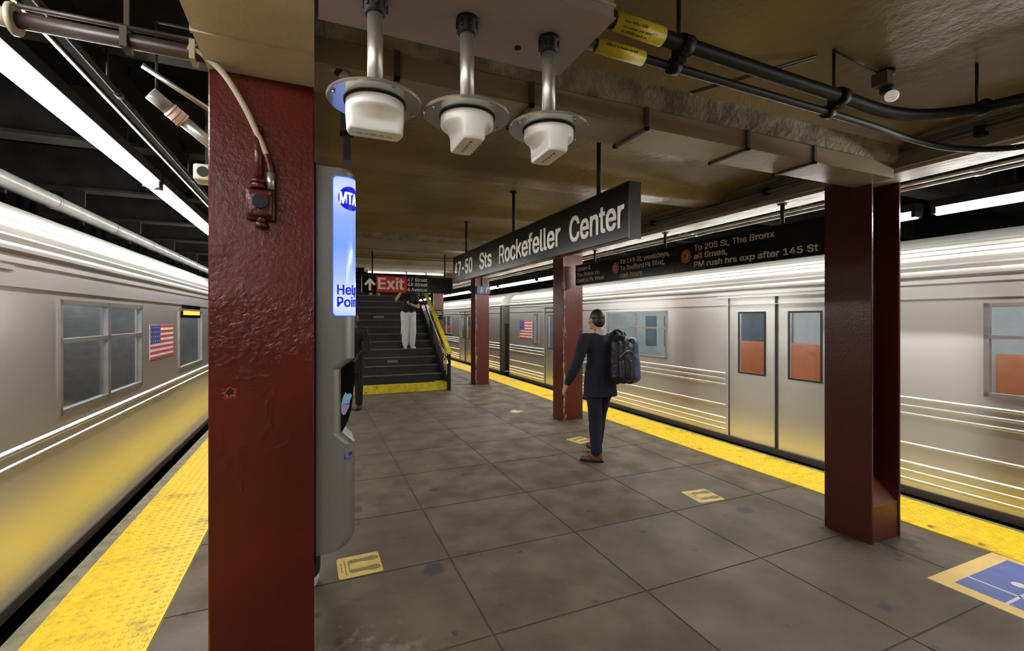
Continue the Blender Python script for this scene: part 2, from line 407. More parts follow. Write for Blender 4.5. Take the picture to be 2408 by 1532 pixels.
def bake(ob):
    """evaluated mesh of OB, worked out in a scratch scene so that the rest of the place is not re-evaluated"""
    ts = D.scenes.new('scratch'); ts.collection.objects.link(ob)
    with bpy.context.temp_override(scene=ts, view_layer=ts.view_layers[0]):
        dg = bpy.context.evaluated_depsgraph_get(); me = D.meshes.new_from_object(ob.evaluated_get(dg), depsgraph=dg)
    ts.collection.objects.unlink(ob); D.scenes.remove(ts); return me
def text_geo(body, bold=.018):
    cu = D.curves.new('t', 'FONT'); cu.body = body; cu.size = 1; cu.resolution_u = 4
    if FONT: cu.font = FONT
    ob = D.objects.new('t', cu); me = bake(ob)
    vs = [v.co.copy() for v in me.vertices]; fs = [list(p.vertices) for p in me.polygons]
    D.objects.remove(ob); D.curves.remove(cu); D.meshes.remove(me)
    if bold:     # heavier strokes: the same letters laid over themselves a little to each side
        n = len(vs); V0, F0 = vs, fs; vs, fs = [], []
        for k, (a, b) in enumerate(((-1, -.7), (1, -.7), (-1, .7), (1, .7))):
            vs += [Vector((v.x + a * bold, v.y + b * bold, 0)) for v in V0]; fs += [[i + k * n for i in f] for f in F0]
    return vs, fs
def cap_h():
    if 'h' not in _cap:
        vs, _ = text_geo('H', 0); _cap['h'] = max(v.y for v in vs) - min(v.y for v in vs); _cap['b'] = min(v.y for v in vs)
    return _cap['h'], _cap['b']
def text(name, body, mat_, parent, o, ex, ey, cap, width=None, depth=.002, fmap=None, bold=.018, mb=None):
    """lettering as thin solid letters; o = left end of the baseline"""
    vs, fs = text_geo(body, bold); h, b = cap_h()
    x0 = min(v.x for v in vs); x1 = max(v.x for v in vs); sy = cap / h; sx = width / (x1 - x0) if width else sy * .96
    o, ex, ey = Vector(o), Vector(ex), Vector(ey); nrm = ex.cross(ey)
    f = fmap or (lambda x, y, d: o + ex * x + ey * y + nrm * d)
    n = len(vs); par = list(range(n))
    def root(i):
        while par[i] != i: par[i] = par[par[i]]; i = par[i]
        return i
    for p in fs:
        for q in p[1:]: par[root(q)] = root(p[0])
    rk = {}; rank = [rk.setdefault(root(i), len(rk)) for i in range(n)]; per = max(1, len(rk) // (4 if bold else 1))
    dz = [.0003 * (r // per) + .00008 * (r % per % 3) for r in rank]
    P = [f((v.x - x0) * sx, (v.y - b) * sy, depth + dz[i]) for i, v in enumerate(vs)] + [f((v.x - x0) * sx, (v.y - b) * sy, -.0005) for v in vs]
    from collections import Counter
    ed = Counter(); dirn = {}
    for p in fs:
        for a, c in zip(p, p[1:] + p[:1]): ed[frozenset((a, c))] += 1; dirn[frozenset((a, c))] = (a, c)
    F = fs + [[i + n for i in reversed(p)] for p in fs] + [[dirn[k][0], dirn[k][1], dirn[k][1] + n, dirn[k][0] + n][::-1] for k, q in ed.items() if q == 1]
    if mb is not None: mb.add(P, F); return None
    m = MB(); m.add(P, F)
    return m.build(name, mat_, parent)

NX, PX, NY, UP = (-1, 0, 0), (1, 0, 0), (0, -1, 0), (0, 0, 1)

# ------------------------------------------------------------------ the setting
XJ = [-.76, -.13, .86, 1.85, 2.83, 3.83, 4.39]
YJ = [1.38, 2.25, 3.09, 3.98, 4.93] + [4.93 + .89 * k for k in range(1, 32)]
YJ = [1.38 - .89 * k for k in range(7, 0, -1)] + YJ
YA, YB = YJ[0], YJ[-1]
g = MB()
for i in range(len(XJ) - 1):
    for j in range(len(YJ) - 1):
        new = (XJ[i] > 1.5 and YJ[j] < 2.3 and XJ[i] < 4) or (i, j) in ((3, 8), (4, 9), (4, 8)) or random.random() < .15
        g.box(XJ[i] + (.006 if i else 0), XJ[i + 1] - .006, YJ[j] + .006, YJ[j + 1] - .006, -.02, 0, 1 if new else 0)
g.box(-1.45, 5.06, YA, YB, -.25, -.004, 2)
g.box(-1.45, -.76, YA, YB, -.1, 0, 3); g.box(4.39, 5.06, YA, YB, -.1, 0, 3)
g.box(-1.3, 4.9, YA, YB, -1.2, -.25, 4)
floor = struct(g.build('floor', ['concrete_old', 'concrete_new', 'joint', 'curb', 'track_dark'], clean=False), 'grey concrete platform floor scored into square slabs')
struct(MB().box(-5.6, 9.2, YA - 1, YB + 1, -1.35, -1.2).build('track_bed', 'track_dark'), 'dark track bed below the platform')
struct(MB().box(-5.6, -5.4, YA - 1, YB + 1, -1.35, 3.6).build('wall_left', 'soot'))
struct(MB().box(9, 9.2, YA - 1, YB + 1, -1.35, 3.6).build('wall_right', 'soot'))
struct(MB().box(-5.6, 9.2, YB + .8, YB + 1, -1.35, 6.5).build('wall_far', 'soot'))
struct(MB().box(-5.6, 9.2, YA - 1.2, YA - 1, -1.35, 3.6).build('wall_near', 'soot'))

# platform ceiling: shallow bays between ridges that run across, 1.5 m apart
RIDGE = [.55 + 1.5 * k for k in range(-5, 22)]
def zc(y):
    d = min(abs(y - r) for r in RIDGE)
    if d < .11: return 2.80
    t = min(1, (d - .11) / .2); return 2.80 + .085 * (t * t * (3 - 2 * t))
def ceiling(x0, x1, y0, y1, mb):
    ys = [y0]; y = y0
    while y < y1 - 1e-6:
        y = min(y + .05, y1); ys.append(y)
    n = len(ys)
    vs = [(x0, y, zc(y)) for y in ys] + [(x1, y, zc(y)) for y in ys] + [(x0, y, 3.1) for y in ys] + [(x1, y, 3.1) for y in ys]
    fs = [(i, i + 1, n + i + 1, n + i) for i in range(n - 1)]
    mb.add(vs, fs, 0, True)
    mb.add(vs, [(2 * n + i, 3 * n + i, 3 * n + i + 1, 2 * n + i + 1) for i in range(n - 1)] +
           [(i, 2 * n + i, 2 * n + i + 1, i + 1) for i in range(n - 1)] + [(n + i, n + i + 1, 3 * n + i + 1, 3 * n + i) for i in range(n - 1)] +
           [(0, n, 3 * n, 2 * n), (n - 1, 3 * n - 1, 4 * n - 1, 2 * n - 1)], 0)
g = MB(); ceiling(0, 3.73, YA, 9.62, g); ceiling(0, .68, 9.62, YB, g); ceiling(2.93, 3.73, 9.62, YB, g)
struct(g.build('ceiling', 'ceiling_paint', clean=False), 'brown painted platform ceiling with ridges running across')
g = MB()
for x0, x1 in ((-5.5, -.37), (4.09, 9.1)): g.box(x0, x1, YA - 1, YB + 1, 3.35, 3.6)
struct(g.build('ceiling_tracks', 'soot'), 'black sooty ceiling over the tracks')
# stairwell above the platform ceiling
g = MB(); g.box(.6, .68, 9.62, YB, 2.86, 6.5); g.box(2.93, 3.0, 9.62, YB, 2.86, 6.5)
g.box(.6, 3.0, 9.5, 9.62, 3.1, 6.5); g.box(.6, 3.0, 9.5, YB, 6.5, 6.6)
struct(g.build('wall_stairwell', 'soot'), 'dark walls of the stairwell above the platform ceiling')

# girders along the platform and beams across it
g = MB()
g.box(-.37, 0, YA, 1.80, 2.6, 3.5, 0); g.box(-.375, 0, 1.80, 1.815, 2.592, 3.5, 0)
g.box(-.372, 0, 1.815, 2.45, 2.6, 3.5, 0); g.box(-.37, 0, 2.45, YB, 2.6, 3.5, 0)
struct(g.build('trim_1', 'girder_paint'), 'tan painted girder over the left row of columns')
g = MB()
g.box(3.73, 4.09, YA, YB, 2.70, 3.5, 0)
struct(g.build('trim_2', ['girder_side']), 'brown girder over the right row of columns')
struct(MB().box(3.80, 4.085, YA, YB, 2.685, 2.70).build('trim_3', 'soffit_lit'), 'pale lit underside of the right girder')  # thin sheet whose pale colour carries the tube light falling there
def cross_beam(n, y, label):
    g = MB(); ys = [y - .26, y - .2, y - .14]
    prof = [(y - .2, 2.86), (y - .175, 2.77), (y - .14, 2.735), (y + .14, 2.735), (y + .175, 2.77), (y + .2, 2.86)]
    g.prism([(a, b) for a, b in prof], (0, 0, 0), (0, 1, 0), UP, (3.73, 0, 0), 0)
    g.box(0, 3.73, y - .13, y + .13, 2.635, 2.735, 1)
    struct(g.build('trim_%d' % n, ['beam_concrete', 'beam_box']), label)
cross_beam(4, 2.05, 'cross beam under the ceiling at the nearest columns')
cross_beam(5, 6.6, 'cross beam under the ceiling at the second columns')
g = MB(); g.box(0, 3.73, 9.36, 9.62, 2.66, 3.1); g.box(0, 3.73, 9.3, 9.36, 2.70, 2.74); g.box(0, 3.73, 9.3, 9.36, 2.86, 2.9)
struct(g.build('trim_6', 'header_paint'), 'pale yellow header beam over the foot of the stairs')
g = MB()
for k in range(-5, 15):
    y = 4.35 + 1.62 * k
    if not YA < y < YB - 1: continue
    for x0, x1 in ((-5.5, -.37), (4.09, 9)):
        g.box(x0, x1, y - .09, y + .09, 2.93, 2.955); g.box(x0, x1, y - .012, y + .012, 2.955, 3.36)
struct(g.build('trim_7', 'soot_beam'), 'dark steel beams across the track ceilings')

# U-shaped straps under the nearest cross beam
for i, x in enumerate((.31, .917, 1.574, 2.298, 2.88)):
    g = MB(); g.box(x - .011, x + .011, 1.905, 1.92, 2.622, 2.745); g.box(x - .011, x + .011, 1.905, 2.195, 2.622, 2.635); g.box(x - .011, x + .011, 2.18, 2.195, 2.622, 2.745)
    tag(g.build('beam_strap', 'steel_brown'), 'narrow steel strap round the nearest cross beam, %s from the left' % ['first', 'second', 'third', 'fourth', 'fifth'][i], 'strap', 'straps under the nearest cross beam')

# ------------------------------------------------------------------ tactile strips, stickers, boarding pad
def tactile(name, x0, x1, label, dom_x):
    g = MB(); g.box(x0, x1, YA, YB - .2, 0, .008)
    nx = 10; px = (x1 - x0) / nx; y = -.6
    while y < 12:
        for i in range(nx):
            cx = x0 + px * (i + .5); cy = y; k = 8; vs = []
            for r, z in ((.0155, .008), (.0135, .0115), (.009, .013)):
                vs += [(cx + r * math.cos(2 * PI * t / k), cy + r * math.sin(2 * PI * t / k), z) for t in range(k)]
            g.add(vs, [(a * k + t, a * k + (t + 1) % k, (a + 1) * k + (t + 1) % k, (a + 1) * k + t) for a in range(2) for t in range(k)] + [tuple(range(2 * k, 3 * k))], 0, True)
        y += px
    tag(g.build(name, 'yellow', clean=False), label, 'tactile strip', 'tactile strips')
tactile('tactile_strip', -1.35, -.765, 'bright yellow studded warning strip along the left platform edge', 1)
tactile('tactile_strip', 4.395, 4.985, 'bright yellow studded warning strip along the right platform edge', 1)

def sole(cx, cy, L, W, flip):
    pts = []
    prof = [(-.5, .0), (-.47, .22), (-.38, .3), (-.25, .29), (-.1, .25), (.05, .3), (.2, .4), (.33, .42), (.44, .32), (.5, .1)]
    up = [(y * L, x * W) for y, x in prof]; dn = [(y * L, -x * W * .85) for y, x in reversed(prof[1:])]
    return [(cx + a, cy + b * flip) for a, b in up + dn]
def sticker(x, y, rot, label, worn=False):
    S = .275; t = thing('footprint_sticker', label, 'sticker', (x, y, 0), 'footprint stickers on the platform')
    R = Matrix.Rotation(rot, 3, 'Z')
    ex, ey = R @ Vector((1, 0, 0)), R @ Vector((0, 1, 0)); o = Vector((x, y, .0005))
    h = S / 2; c = .022; poly = []
    for sx, sy, a0 in ((1, 1, 0), (-1, 1, 90), (-1, -1, 180), (1, -1, 270)):
        for k in range(4):
            a = math.radians(a0 + 30 * k); poly.append((sx * (h - c) + c * math.cos(a), sy * (h - c) + c * math.sin(a)))
    if worn: poly = [(-.1, -.09), (-.02, -.12), (.03, -.07), (.1, -.1), (.12, .02), (.05, .03), (.09, .1), (-.03, .12), (-.05, .05), (-.13, .04)]
    MB().prism(poly, o, ex, ey, (0, 0, .0015)).build('backing', 'sticker_yellow', t)
    if worn: return
    o2 = o + Vector((0, 0, .0015))
    for q in (-1, 1):
        MB().prism(sole(.03, q * .062, .2, .085, q), o2, ex, ey, (0, 0, .0006)).build('footprint', 'sticker_dark', t)
    g = MB()
    for i, wd in enumerate((.12, .2, .15)):
        p = o2 + ex * (-.118 + .024 * i) + ey * (wd / 2)
        marks(g, lambda a, b: p - ey * a + ex * b, wd, .011, i)
    g.build('small_print', 'sticker_dark', t)
sticker(.278, 3.243, .02, 'yellow footprint sticker on the floor below the grey intercom cabinet')
sticker(3.325, 3.255, -.1, 'yellow footprint sticker on the floor between the near right column and the man')
sticker(3.32, 5.4, .25, 'yellow footprint sticker on the floor just behind the walking man')
sticker(3.3, 7.53, .3, 'worn scrap of yellow sticker on the floor left of the second red column', True)

t = thing('boarding_pad', 'blue floor pad with yellow border and white wheelchair symbol beside right yellow strip', 'floor marking', (3.985, 1.1, 0))
x0, x1, y0, y1 = 3.58, 4.392, .36, 1.66; b_ = .095
g = MB()
for a in ((x0, x0 + b_, y0, y1), (x1 - .05, x1, y0, y1), (x0 + b_, x1 - .05, y1 - b_, y1), (x0 + b_, x1 - .05, y0, y0 + b_)): g.box(*a, 0, .003)
g.build('border', 'pad_yellow', t)
MB().box(x0 + b_, x1 - .05, y0 + b_, y1 - b_, 0, .0025).build('blue_field', 'pad_blue', t)
g = MB(); g.box(3.83, 3.845, y0 + b_, y1 - b_, .0025, .0035); g.box(x0 + b_, x1 - .05, 1.32, 1.335, .0025, .0035)
g.build('field_joint', 'pad_white', t)
g = MB()   # seated figure with wheel
pts = [(3.95, 1.42), (3.95, 1.2), (4.1, 1.2), (4.16, 1.02), (4.22, 1.04)]
for a, b in zip(pts, pts[1:]):
    a, b = Vector((*a, 0)), Vector((*b, 0)); d_ = (b - a).normalized(); n_ = Vector((-d_.y, d_.x, 0)) * .022
    vs = [a - d_ * .02 - n_, b + d_ * .02 - n_, b + d_ * .02 + n_, a - d_ * .02 + n_]
    g.prism([(v.x, v.y) for v in vs], (0, 0, .0035), PX, (0, 1, 0), (0, 0, .001))
for k in range(20):
    a0, a1 = math.radians(100 + 13 * k), math.radians(113 + 13 * k)
    q = [(4.0 + r * math.cos(a), 1.1 + r * math.sin(a)) for r, a in ((.15, a0), (.15, a1), (.115, a1), (.115, a0))]
    g.prism(q, (0, 0, .0035), PX, (0, 1, 0), (0, 0, .001))
g.prism([(3.95 + .035 * math.cos(k * PI / 8), 1.49 + .035 * math.sin(k * PI / 8)) for k in range(16)], (0, 0, .0035), PX, (0, 1, 0), (0, 0, .001))
g.v = [(a + .05, b - .1, c) for a, b, c in g.v]
g.build('wheelchair_symbol', 'pad_white', t)

# ------------------------------------------------------------------ columns
def box_column(x, y, top, m, label, w=.37, d=.35):
    t = thing('steel_column', label, 'column', (x, y, 0), 'red platform columns')
    MB().bevel_box(x, x + w, y, y + d, 0, top, .006, seg=1).build('shaft', m, t)
    g = MB(); g.box(x - .004, x + w + .004, y - .004, y + d + .004, 0, .012); g.build('base_seal', 'steel_brown', t)
    return t
near = box_column(-.37, 2.06, 2.602, 'red_near', 'thick lumpy red painted column in the foreground carrying a socket box', .37, .36)
# open H-section with a sloping infill at the foot
t = thing('steel_column', 'shaded red open-sided steel column nearest on the right, with sloped foot', 'column', (3.73, 2.06, 0), 'red platform columns')
x, y = 3.73, 2.06
g = MB(); g.bevel_box(x, x + .022, y, y + .34, 0, 2.705, .004, seg=1); g.build('flange', 'red_shaded', t)
g = MB(); g.bevel_box(x + .338, x + .36, y, y + .34, 0, 2.705, .004, seg=1); g.build('flange', 'red_shaded', t)
MB().box(x + .02, x + .34, y + .16, y + .18, 0, 2.705).build('web', 'red_shaded', t)
g = MB(); g.prism([(y + .008, 0), (y + .16, 0), (y + .16, .42), (y + .03, .285), (y + .008, .265)], (x + .022, 0, 0), (0, 1, 0), UP, (.316, 0, 0))
g.prism([(y + .332, 0), (y + .18, 0), (y + .18, .42), (y + .31, .285), (y + .332, .265)], (x + .022, 0, 0), (0, 1, 0), UP, (.316, 0, 0))
g.build('foot_infill', 'red_rusty', t)
RC = []
for i, (y, lab) in enumerate(((6.54, 'red column with chipped pale edge behind the walking man'), (10.98, 'red column carrying the small blue wheelchair sign'),
                              (15.46, 'distant red column right of the stair railing'), (19.94, 'farthest visible red column behind the stair railing'))):
    RC.append(box_column(3.70, y, 2.70, 'red_chipped', lab))
for i, y in enumerate((6.54, 10.98)):
    box_column(-.37, y, 2.60, 'red_paint', ['red column in the left row hidden behind the foreground column', 'farther red column in the left row hidden behind foreground column'][i])

# ------------------------------------------------------------------ things on the near column: socket box, pipe, cables
t = thing('socket_box', 'red painted socket box with black outlet on the foreground column', 'socket', (-.19, 2.06, 2.03))
g = MB(); g.bevel_box(-.235, -.15, 2.005, 2.06, 2.045, 2.145, .008); g.bevel_box(-.242, -.143, 2.03, 2.06, 2.035, 2.155, .006)
g.cyl((-.19, 2.035, 2.02), (-.19, 2.035, 2.05), .017, n=12); g.cyl((-.19, 2.035, 2.005), (-.19, 2.035, 2.022), .022, n=6)
for a, b in ((-.225, 2.058), (-.16, 2.058), (-.225, 2.132), (-.16, 2.132)): g.cyl((a, 2.0, b), (a, 2.006, b), .006, n=8)
g.build('box_body', 'red_paint', t)
g = MB(); g.cyl((-.19, 1.996, 2.1), (-.19, 2.006, 2.1), .027, .029, n=20); g.build('outlet', 'black', t)
g = MB()
for k in range(3):
    a = PI / 2 + k * 2 * PI / 3; g.box(-.19 + .013 * math.cos(a) - .003, -.19 + .013 * math.cos(a) + .003, 1.994, 1.997, 2.1 + .013 * math.sin(a) - .004, 2.1 + .013 * math.sin(a) + .004)
g.build('outlet_slot', 'dark_metal', t)
g = MB(); g.cyl((-.2, 2.03, 2.155), (-.2, 2.03, 2.18), .027, .02, n=14); g.cyl((-.2, 2.03, 2.175), (-.2, 2.03, 2.19), .024, n=14); g.build('hub', 'red_paint', t)
g = MB(); g.tube([(-.2, 2.035, 2.18), (-.2, 2.035, 2.38)], .014, 12); g.cyl((-.2, 2.035, 2.38), (-.2, 2.06, 2.40), .014, .012); g.build('riser_pipe', 'red_paint', t)

t = thing('armoured_cable', 'pale flexible cable curving down the foreground column to its socket box', 'cable', (-.3, 2.03, 2.5))
pts = bez([(-.42, 2.0, 2.633), (-.37, 2.005, 2.615), (-.31, 2.01, 2.565), (-.245, 2.02, 2.46), (-.2, 2.03, 2.36), (-.172, 2.035, 2.29)], 10)
MB().tube(pts, .0115, 10).build('pale_length', 'conduit_tan', t)
MB().tube(bez([(-.172, 2.035, 2.29), (-.16, 2.037, 2.245), (-.157, 2.038, 2.22)], 8), .0118, 10).build('red_length', 'red_paint', t)
MB().tube([(-.157, 2.038, 2.222), (-.157, 2.038, 2.155)], .0145, 10).build('connector', 'galv', t)

t = thing('drain_pipe', 'dark brown pipe running out from the foreground column over the left track', 'pipe', (-.6, 2.0, 2.62))
MB().tube([(-.37, 2.02, 2.625), (-.41, 2.02, 2.625), (-.89, 2.02, 2.625)], .026, 14).build('pipe_length', 'pipe_brown', t)
g = MB(); g.cyl((-.89, 2.02, 2.625), (-.905, 2.02, 2.625), .05, n=16); g.cyl((-.905, 2.02, 2.625), (-.94, 2.02, 2.63), .03, n=14); g.build('end_flange', 'conduit_tan', t)
g = MB(); g.box(-.615, -.595, 1.985, 2.055, 2.59, 2.66); g.box(-.612, -.598, 2.015, 2.025, 2.655, 2.94); g.build('clamp', 'steel_brown', t)
g = MB(); g.box(-.415, -.398, 1.985, 2.055, 2.59, 2.66); g.build('clamp', 'conduit_tan', t)
MB().tube([(-.37, 2.0, 2.662), (-.88, 2.0, 2.662)], .009, 8).build('side_conduit', 'pipe_brown', t)

t = thing('elbow_conduit', 'grey elbow pipe dropping beside the girder behind the first antenna disc', 'pipe', (.06, 1.95, 2.6))
MB().tube(bez([(.02, 1.95, 2.84), (.02, 1.95, 2.72), (.03, 1.95, 2.675), (.07, 1.96, 2.65), (.105, 1.965, 2.63), (.125, 1.97, 2.60), (.125, 1.975, 2.55), (.125, 1.98, 2.47)], 8), .02, 12).build('pipe_length', 'conduit_tan', t)
g = MB(); g.cyl((.085, 1.962, 2.645), (.1, 1.964, 2.633), .024, n=14); g.build('coupling', 'dark_metal', t)
g = MB(); g.box(.095, .15, 1.96, 2.02, 2.40, 2.48); g.box(.11, .137, 1.99, 2.05, 2.296, 2.40); g.build('hanger_bracket', 'black', t)

# ------------------------------------------------------------------ emergency intercom cabinet on the near column
HPD, HPR, HY = .165, .05, 2.12
def hp_map(s, dep=HPD, off=0):
    """distance along the cabinet's outline (from the column, over the near side, round the corner, across the front) to x, y"""
    a = dep - HPR; q = HPR * PI / 2; wfront = .17
    if s <= a: return (s, HY - off)
    if s <= a + q:
        t_ = (s - a) / HPR; return (a + (HPR + off) * math.sin(t_), HY + HPR - (HPR + off) * math.cos(t_))
    if s <= a + q + wfront: return (dep + off, HY + HPR + (s - a - q))
    t_ = min((s - a - q - wfront) / HPR, PI / 2)
    if s <= a + 2 * q + wfront: return (a + (HPR + off) * math.cos(t_), HY + HPR + wfront + (HPR + off) * math.sin(t_))
    return (a - (s - a - 2 * q - wfront), HY + 2 * HPR + wfront + off)
t = thing('emergency_intercom', 'tall grey intercom cabinet with glowing blue panel beside the foreground column', 'intercom', (.08, 2.26, .63))
g = MB(); secs = [(.645, .09), (.652, .12), (.68, .155), (.705, .165), (1.107, .165), (1.158, .112), (1.43, .112), (1.477, .165), (2.285, .165), (2.3, .155)]
vs = []; NS = 36
for z, d_ in secs:
    A_, Q_ = d_ - HPR, HPR * PI / 2; cuts = [0, A_, A_ + Q_, A_ + Q_ + .17, A_ + 2 * Q_ + .17, 2 * A_ + 2 * Q_ + .17]
    par = [0] + [a + (b - a) * (k + 1) / m_ for (a, b), m_ in zip(zip(cuts, cuts[1:]), (4, 10, 8, 10, 4)) for k in range(m_)]
    for s_ in par:
        px, py = hp_map(s_, d_); vs.append((px, py, z))
n = NS + 1
g.add(vs, [(i * n + k, i * n + k + 1, (i + 1) * n + k + 1, (i + 1) * n + k) for i in range(len(secs) - 1) for k in range(NS)], 0)
g.add(vs, [tuple(range(n - 1, -1, -1)), tuple(range((len(secs) - 1) * n, len(secs) * n))], 0)
g.add(vs, [(i * n, (i + 1) * n, (i + 1) * n + NS, i * n + NS) for i in range(len(secs) - 1)], 0)
g.build('cabinet', 'help_grey', t)
MB().box(-.002, .006, HY - .003, HY + .273, .62, 2.31).build('back_plate', 'black', t)
# glowing wrap-round panel
def pan_extra(m):
    nt = m.node_tree; L = nt.links; b = nt.nodes['Principled BSDF']
    tc = nd(nt, 'ShaderNodeTexCoord'); sx = nd(nt, 'ShaderNodeSeparateXYZ'); L.new(tc.outputs['Generated'], sx.inputs[0])
    r = nd(nt, 'ShaderNodeValToRGB'); e = r.color_ramp.elements
    e[0].position = 0; e[0].color = (.42, .5, 1, 1); e[1].position = 1; e[1].color = (.4, .5, 1, 1)
    for p, c in ((.08, (.62, .68, 1, 1)), (.3, (.3, .42, 1, 1)), (.5, (.14, .28, 1, 1)), (.72, (.22, .34, 1, 1)), (.9, (.55, .62, 1, 1))):
        k = e.new(p); k.color = c
    L.new(sx.outputs[2], r.inputs[0]); L.new(r.outputs[0], b.inputs['Emission Color'])
pm = emis('panel_glow', (.4, .5, 1), 1.15, (.1, .12, .2)); pan_extra(pm)
pm.node_tree.nodes['Principled BSDF'].inputs['Roughness'].default_value = .12
emis('panel_rim', (.02, .1, 1), 1.0, (.02, .04, .3))
emis('panel_ink', (.0, .01, .55), 1.0, (.0, .0, .1))
emis('panel_white', (.75, .82, 1), 1.15, (.3, .3, .3))
def hp_sheet(s0, s1, z0, z1, off, mb, n=24, r=0.0):
    """sheet on the outline with rounded near corners"""
    vs = []
    zs = [z0, z1]
    for k in range(n + 1):
        s_ = s0 + (s1 - s0) * k / n; e_ = min(s_ - s0, s1 - s_)
        ins = r - math.sqrt(max(0, r * r - (r - e_) ** 2)) if e_ < r else 0
        for z in (z0 + ins, z1 - ins):
            for o_ in (off, -.001):
                a = hp_map(s_, HPD, o_); vs.append((a[0], a[1], z))
    fs = []
    for k in range(n):
        a, b = 4 * k, 4 * k + 4
        fs += [(a, b, b + 2, a + 2), (a + 1, a + 3, b + 3, b + 1), (a, a + 1, b + 1, b), (a + 2, b + 2, b + 3, a + 3)]
    fs += [(0, 2, 3, 1), (4 * n, 4 * n + 1, 4 * n + 3, 4 * n + 2)]
    mb.add(vs, fs, 0, False)
g = MB(); hp_sheet(.072, .37, 1.66, 2.265, .003, g, 40, .012); rim = g.build('panel_rim', 'panel_rim', t)
g = MB(); hp_sheet(.075, .367, 1.664, 2.261, .0045, g, 40, .012); g.build('lit_panel', 'panel_glow', t)
def hp_f(s0, z0):
    def f(x, y, d_):
        a = hp_map(s0 + x, HPD, .0045 + d_); return Vector((a[0], a[1], z0 + y))
    return f
g = MB(); c0 = (.146, 2.172); R_ = .052
vs = [];
for rr in (0, .35, .7, 1):
    for k in range(40):
        a = 2 * PI * k / 40; p = hp_map(c0[0] + R_ * rr * math.cos(a), HPD, .0055); vs.append((p[0], p[1], c0[1] + R_ * rr * math.sin(a)))
g.add(vs, [(i * 40 + k, i * 40 + (k + 1) % 40, (i + 1) * 40 + (k + 1) % 40, (i + 1) * 40 + k) for i in range(3) for k in range(40)], 0)
g.build('round_emblem', 'panel_ink', t)
text('emblem_lettering', 'MTA', 'panel_white', t, (0, 0, 0), PX, UP, .048, .076, .0022, fmap=hp_f(.1, 2.148), bold=.03)
text('lettering', 'Help', 'panel_ink', t, (0, 0, 0), PX, UP, .041, .098, .0012, fmap=hp_f(.09, 1.755))
text('lettering', 'Point', 'panel_ink', t, (0, 0, 0), PX, UP, .041, .108, .0012, fmap=hp_f(.09, 1.702))
# black talk panel in the recess
g = MB(); pr = [(.1, 1.14), (.118, 1.165), (.136, 1.2), (.15, 1.25), (.158, 1.31), (.162, 1.38), (.163, 1.455), (.1, 1.455)]
g.prism(pr, (0, HY + .028, 0), PX, UP, (0, .22, 0)); g.build('talk_panel', 'black_gloss', t)
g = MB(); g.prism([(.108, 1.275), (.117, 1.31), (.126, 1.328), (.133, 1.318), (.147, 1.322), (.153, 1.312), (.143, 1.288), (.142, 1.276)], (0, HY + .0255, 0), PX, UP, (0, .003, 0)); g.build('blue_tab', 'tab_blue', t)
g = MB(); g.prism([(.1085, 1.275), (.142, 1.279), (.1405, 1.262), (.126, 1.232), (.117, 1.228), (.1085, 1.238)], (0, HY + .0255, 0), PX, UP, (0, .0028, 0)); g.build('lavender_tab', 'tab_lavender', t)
g = MB()
for a, b, c, d_ in ((.12, .155, 1.04, 1.043), (.12, .123, 1.04, 1.065), (.137, .156, 1.052, 1.07)):
    hp_sheet(a, b, c, d_, .0008, g, 4)
g.build('side_mark', 'blue_ink', t)

# ------------------------------------------------------------------ ceiling equipment box and hanging antennas
t = thing('equipment_box', 'large lilac-grey equipment box under the ceiling carrying three antennas', 'equipment box', (.42, 1.32, 2.55))
MB().bevel_box(.012, .83, 1.155, 1.5, 2.553, 2.884, .004, seg=1).build('enclosure', 'panel_lilac', t)
MB().box(.012, .832, 1.15, 1.503, 2.55, 2.553).build('bottom_cover', 'panel_lilac', t)
MB().box(.012, .83, 1.147, 1.155, 2.585, 2.592).build('cover_lip', 'girder_paint', t)
g = MB(); g.cyl((.62, 1.4, 2.55), (.62, 1.4, 2.546), .011, n=14); g.build('drain_plug', 'black', t)
g = MB(); g.cyl((.755, 1.155, 2.64), (.755, 1.145, 2.64), .02, n=12); g.build('bolt', 'galv', t)

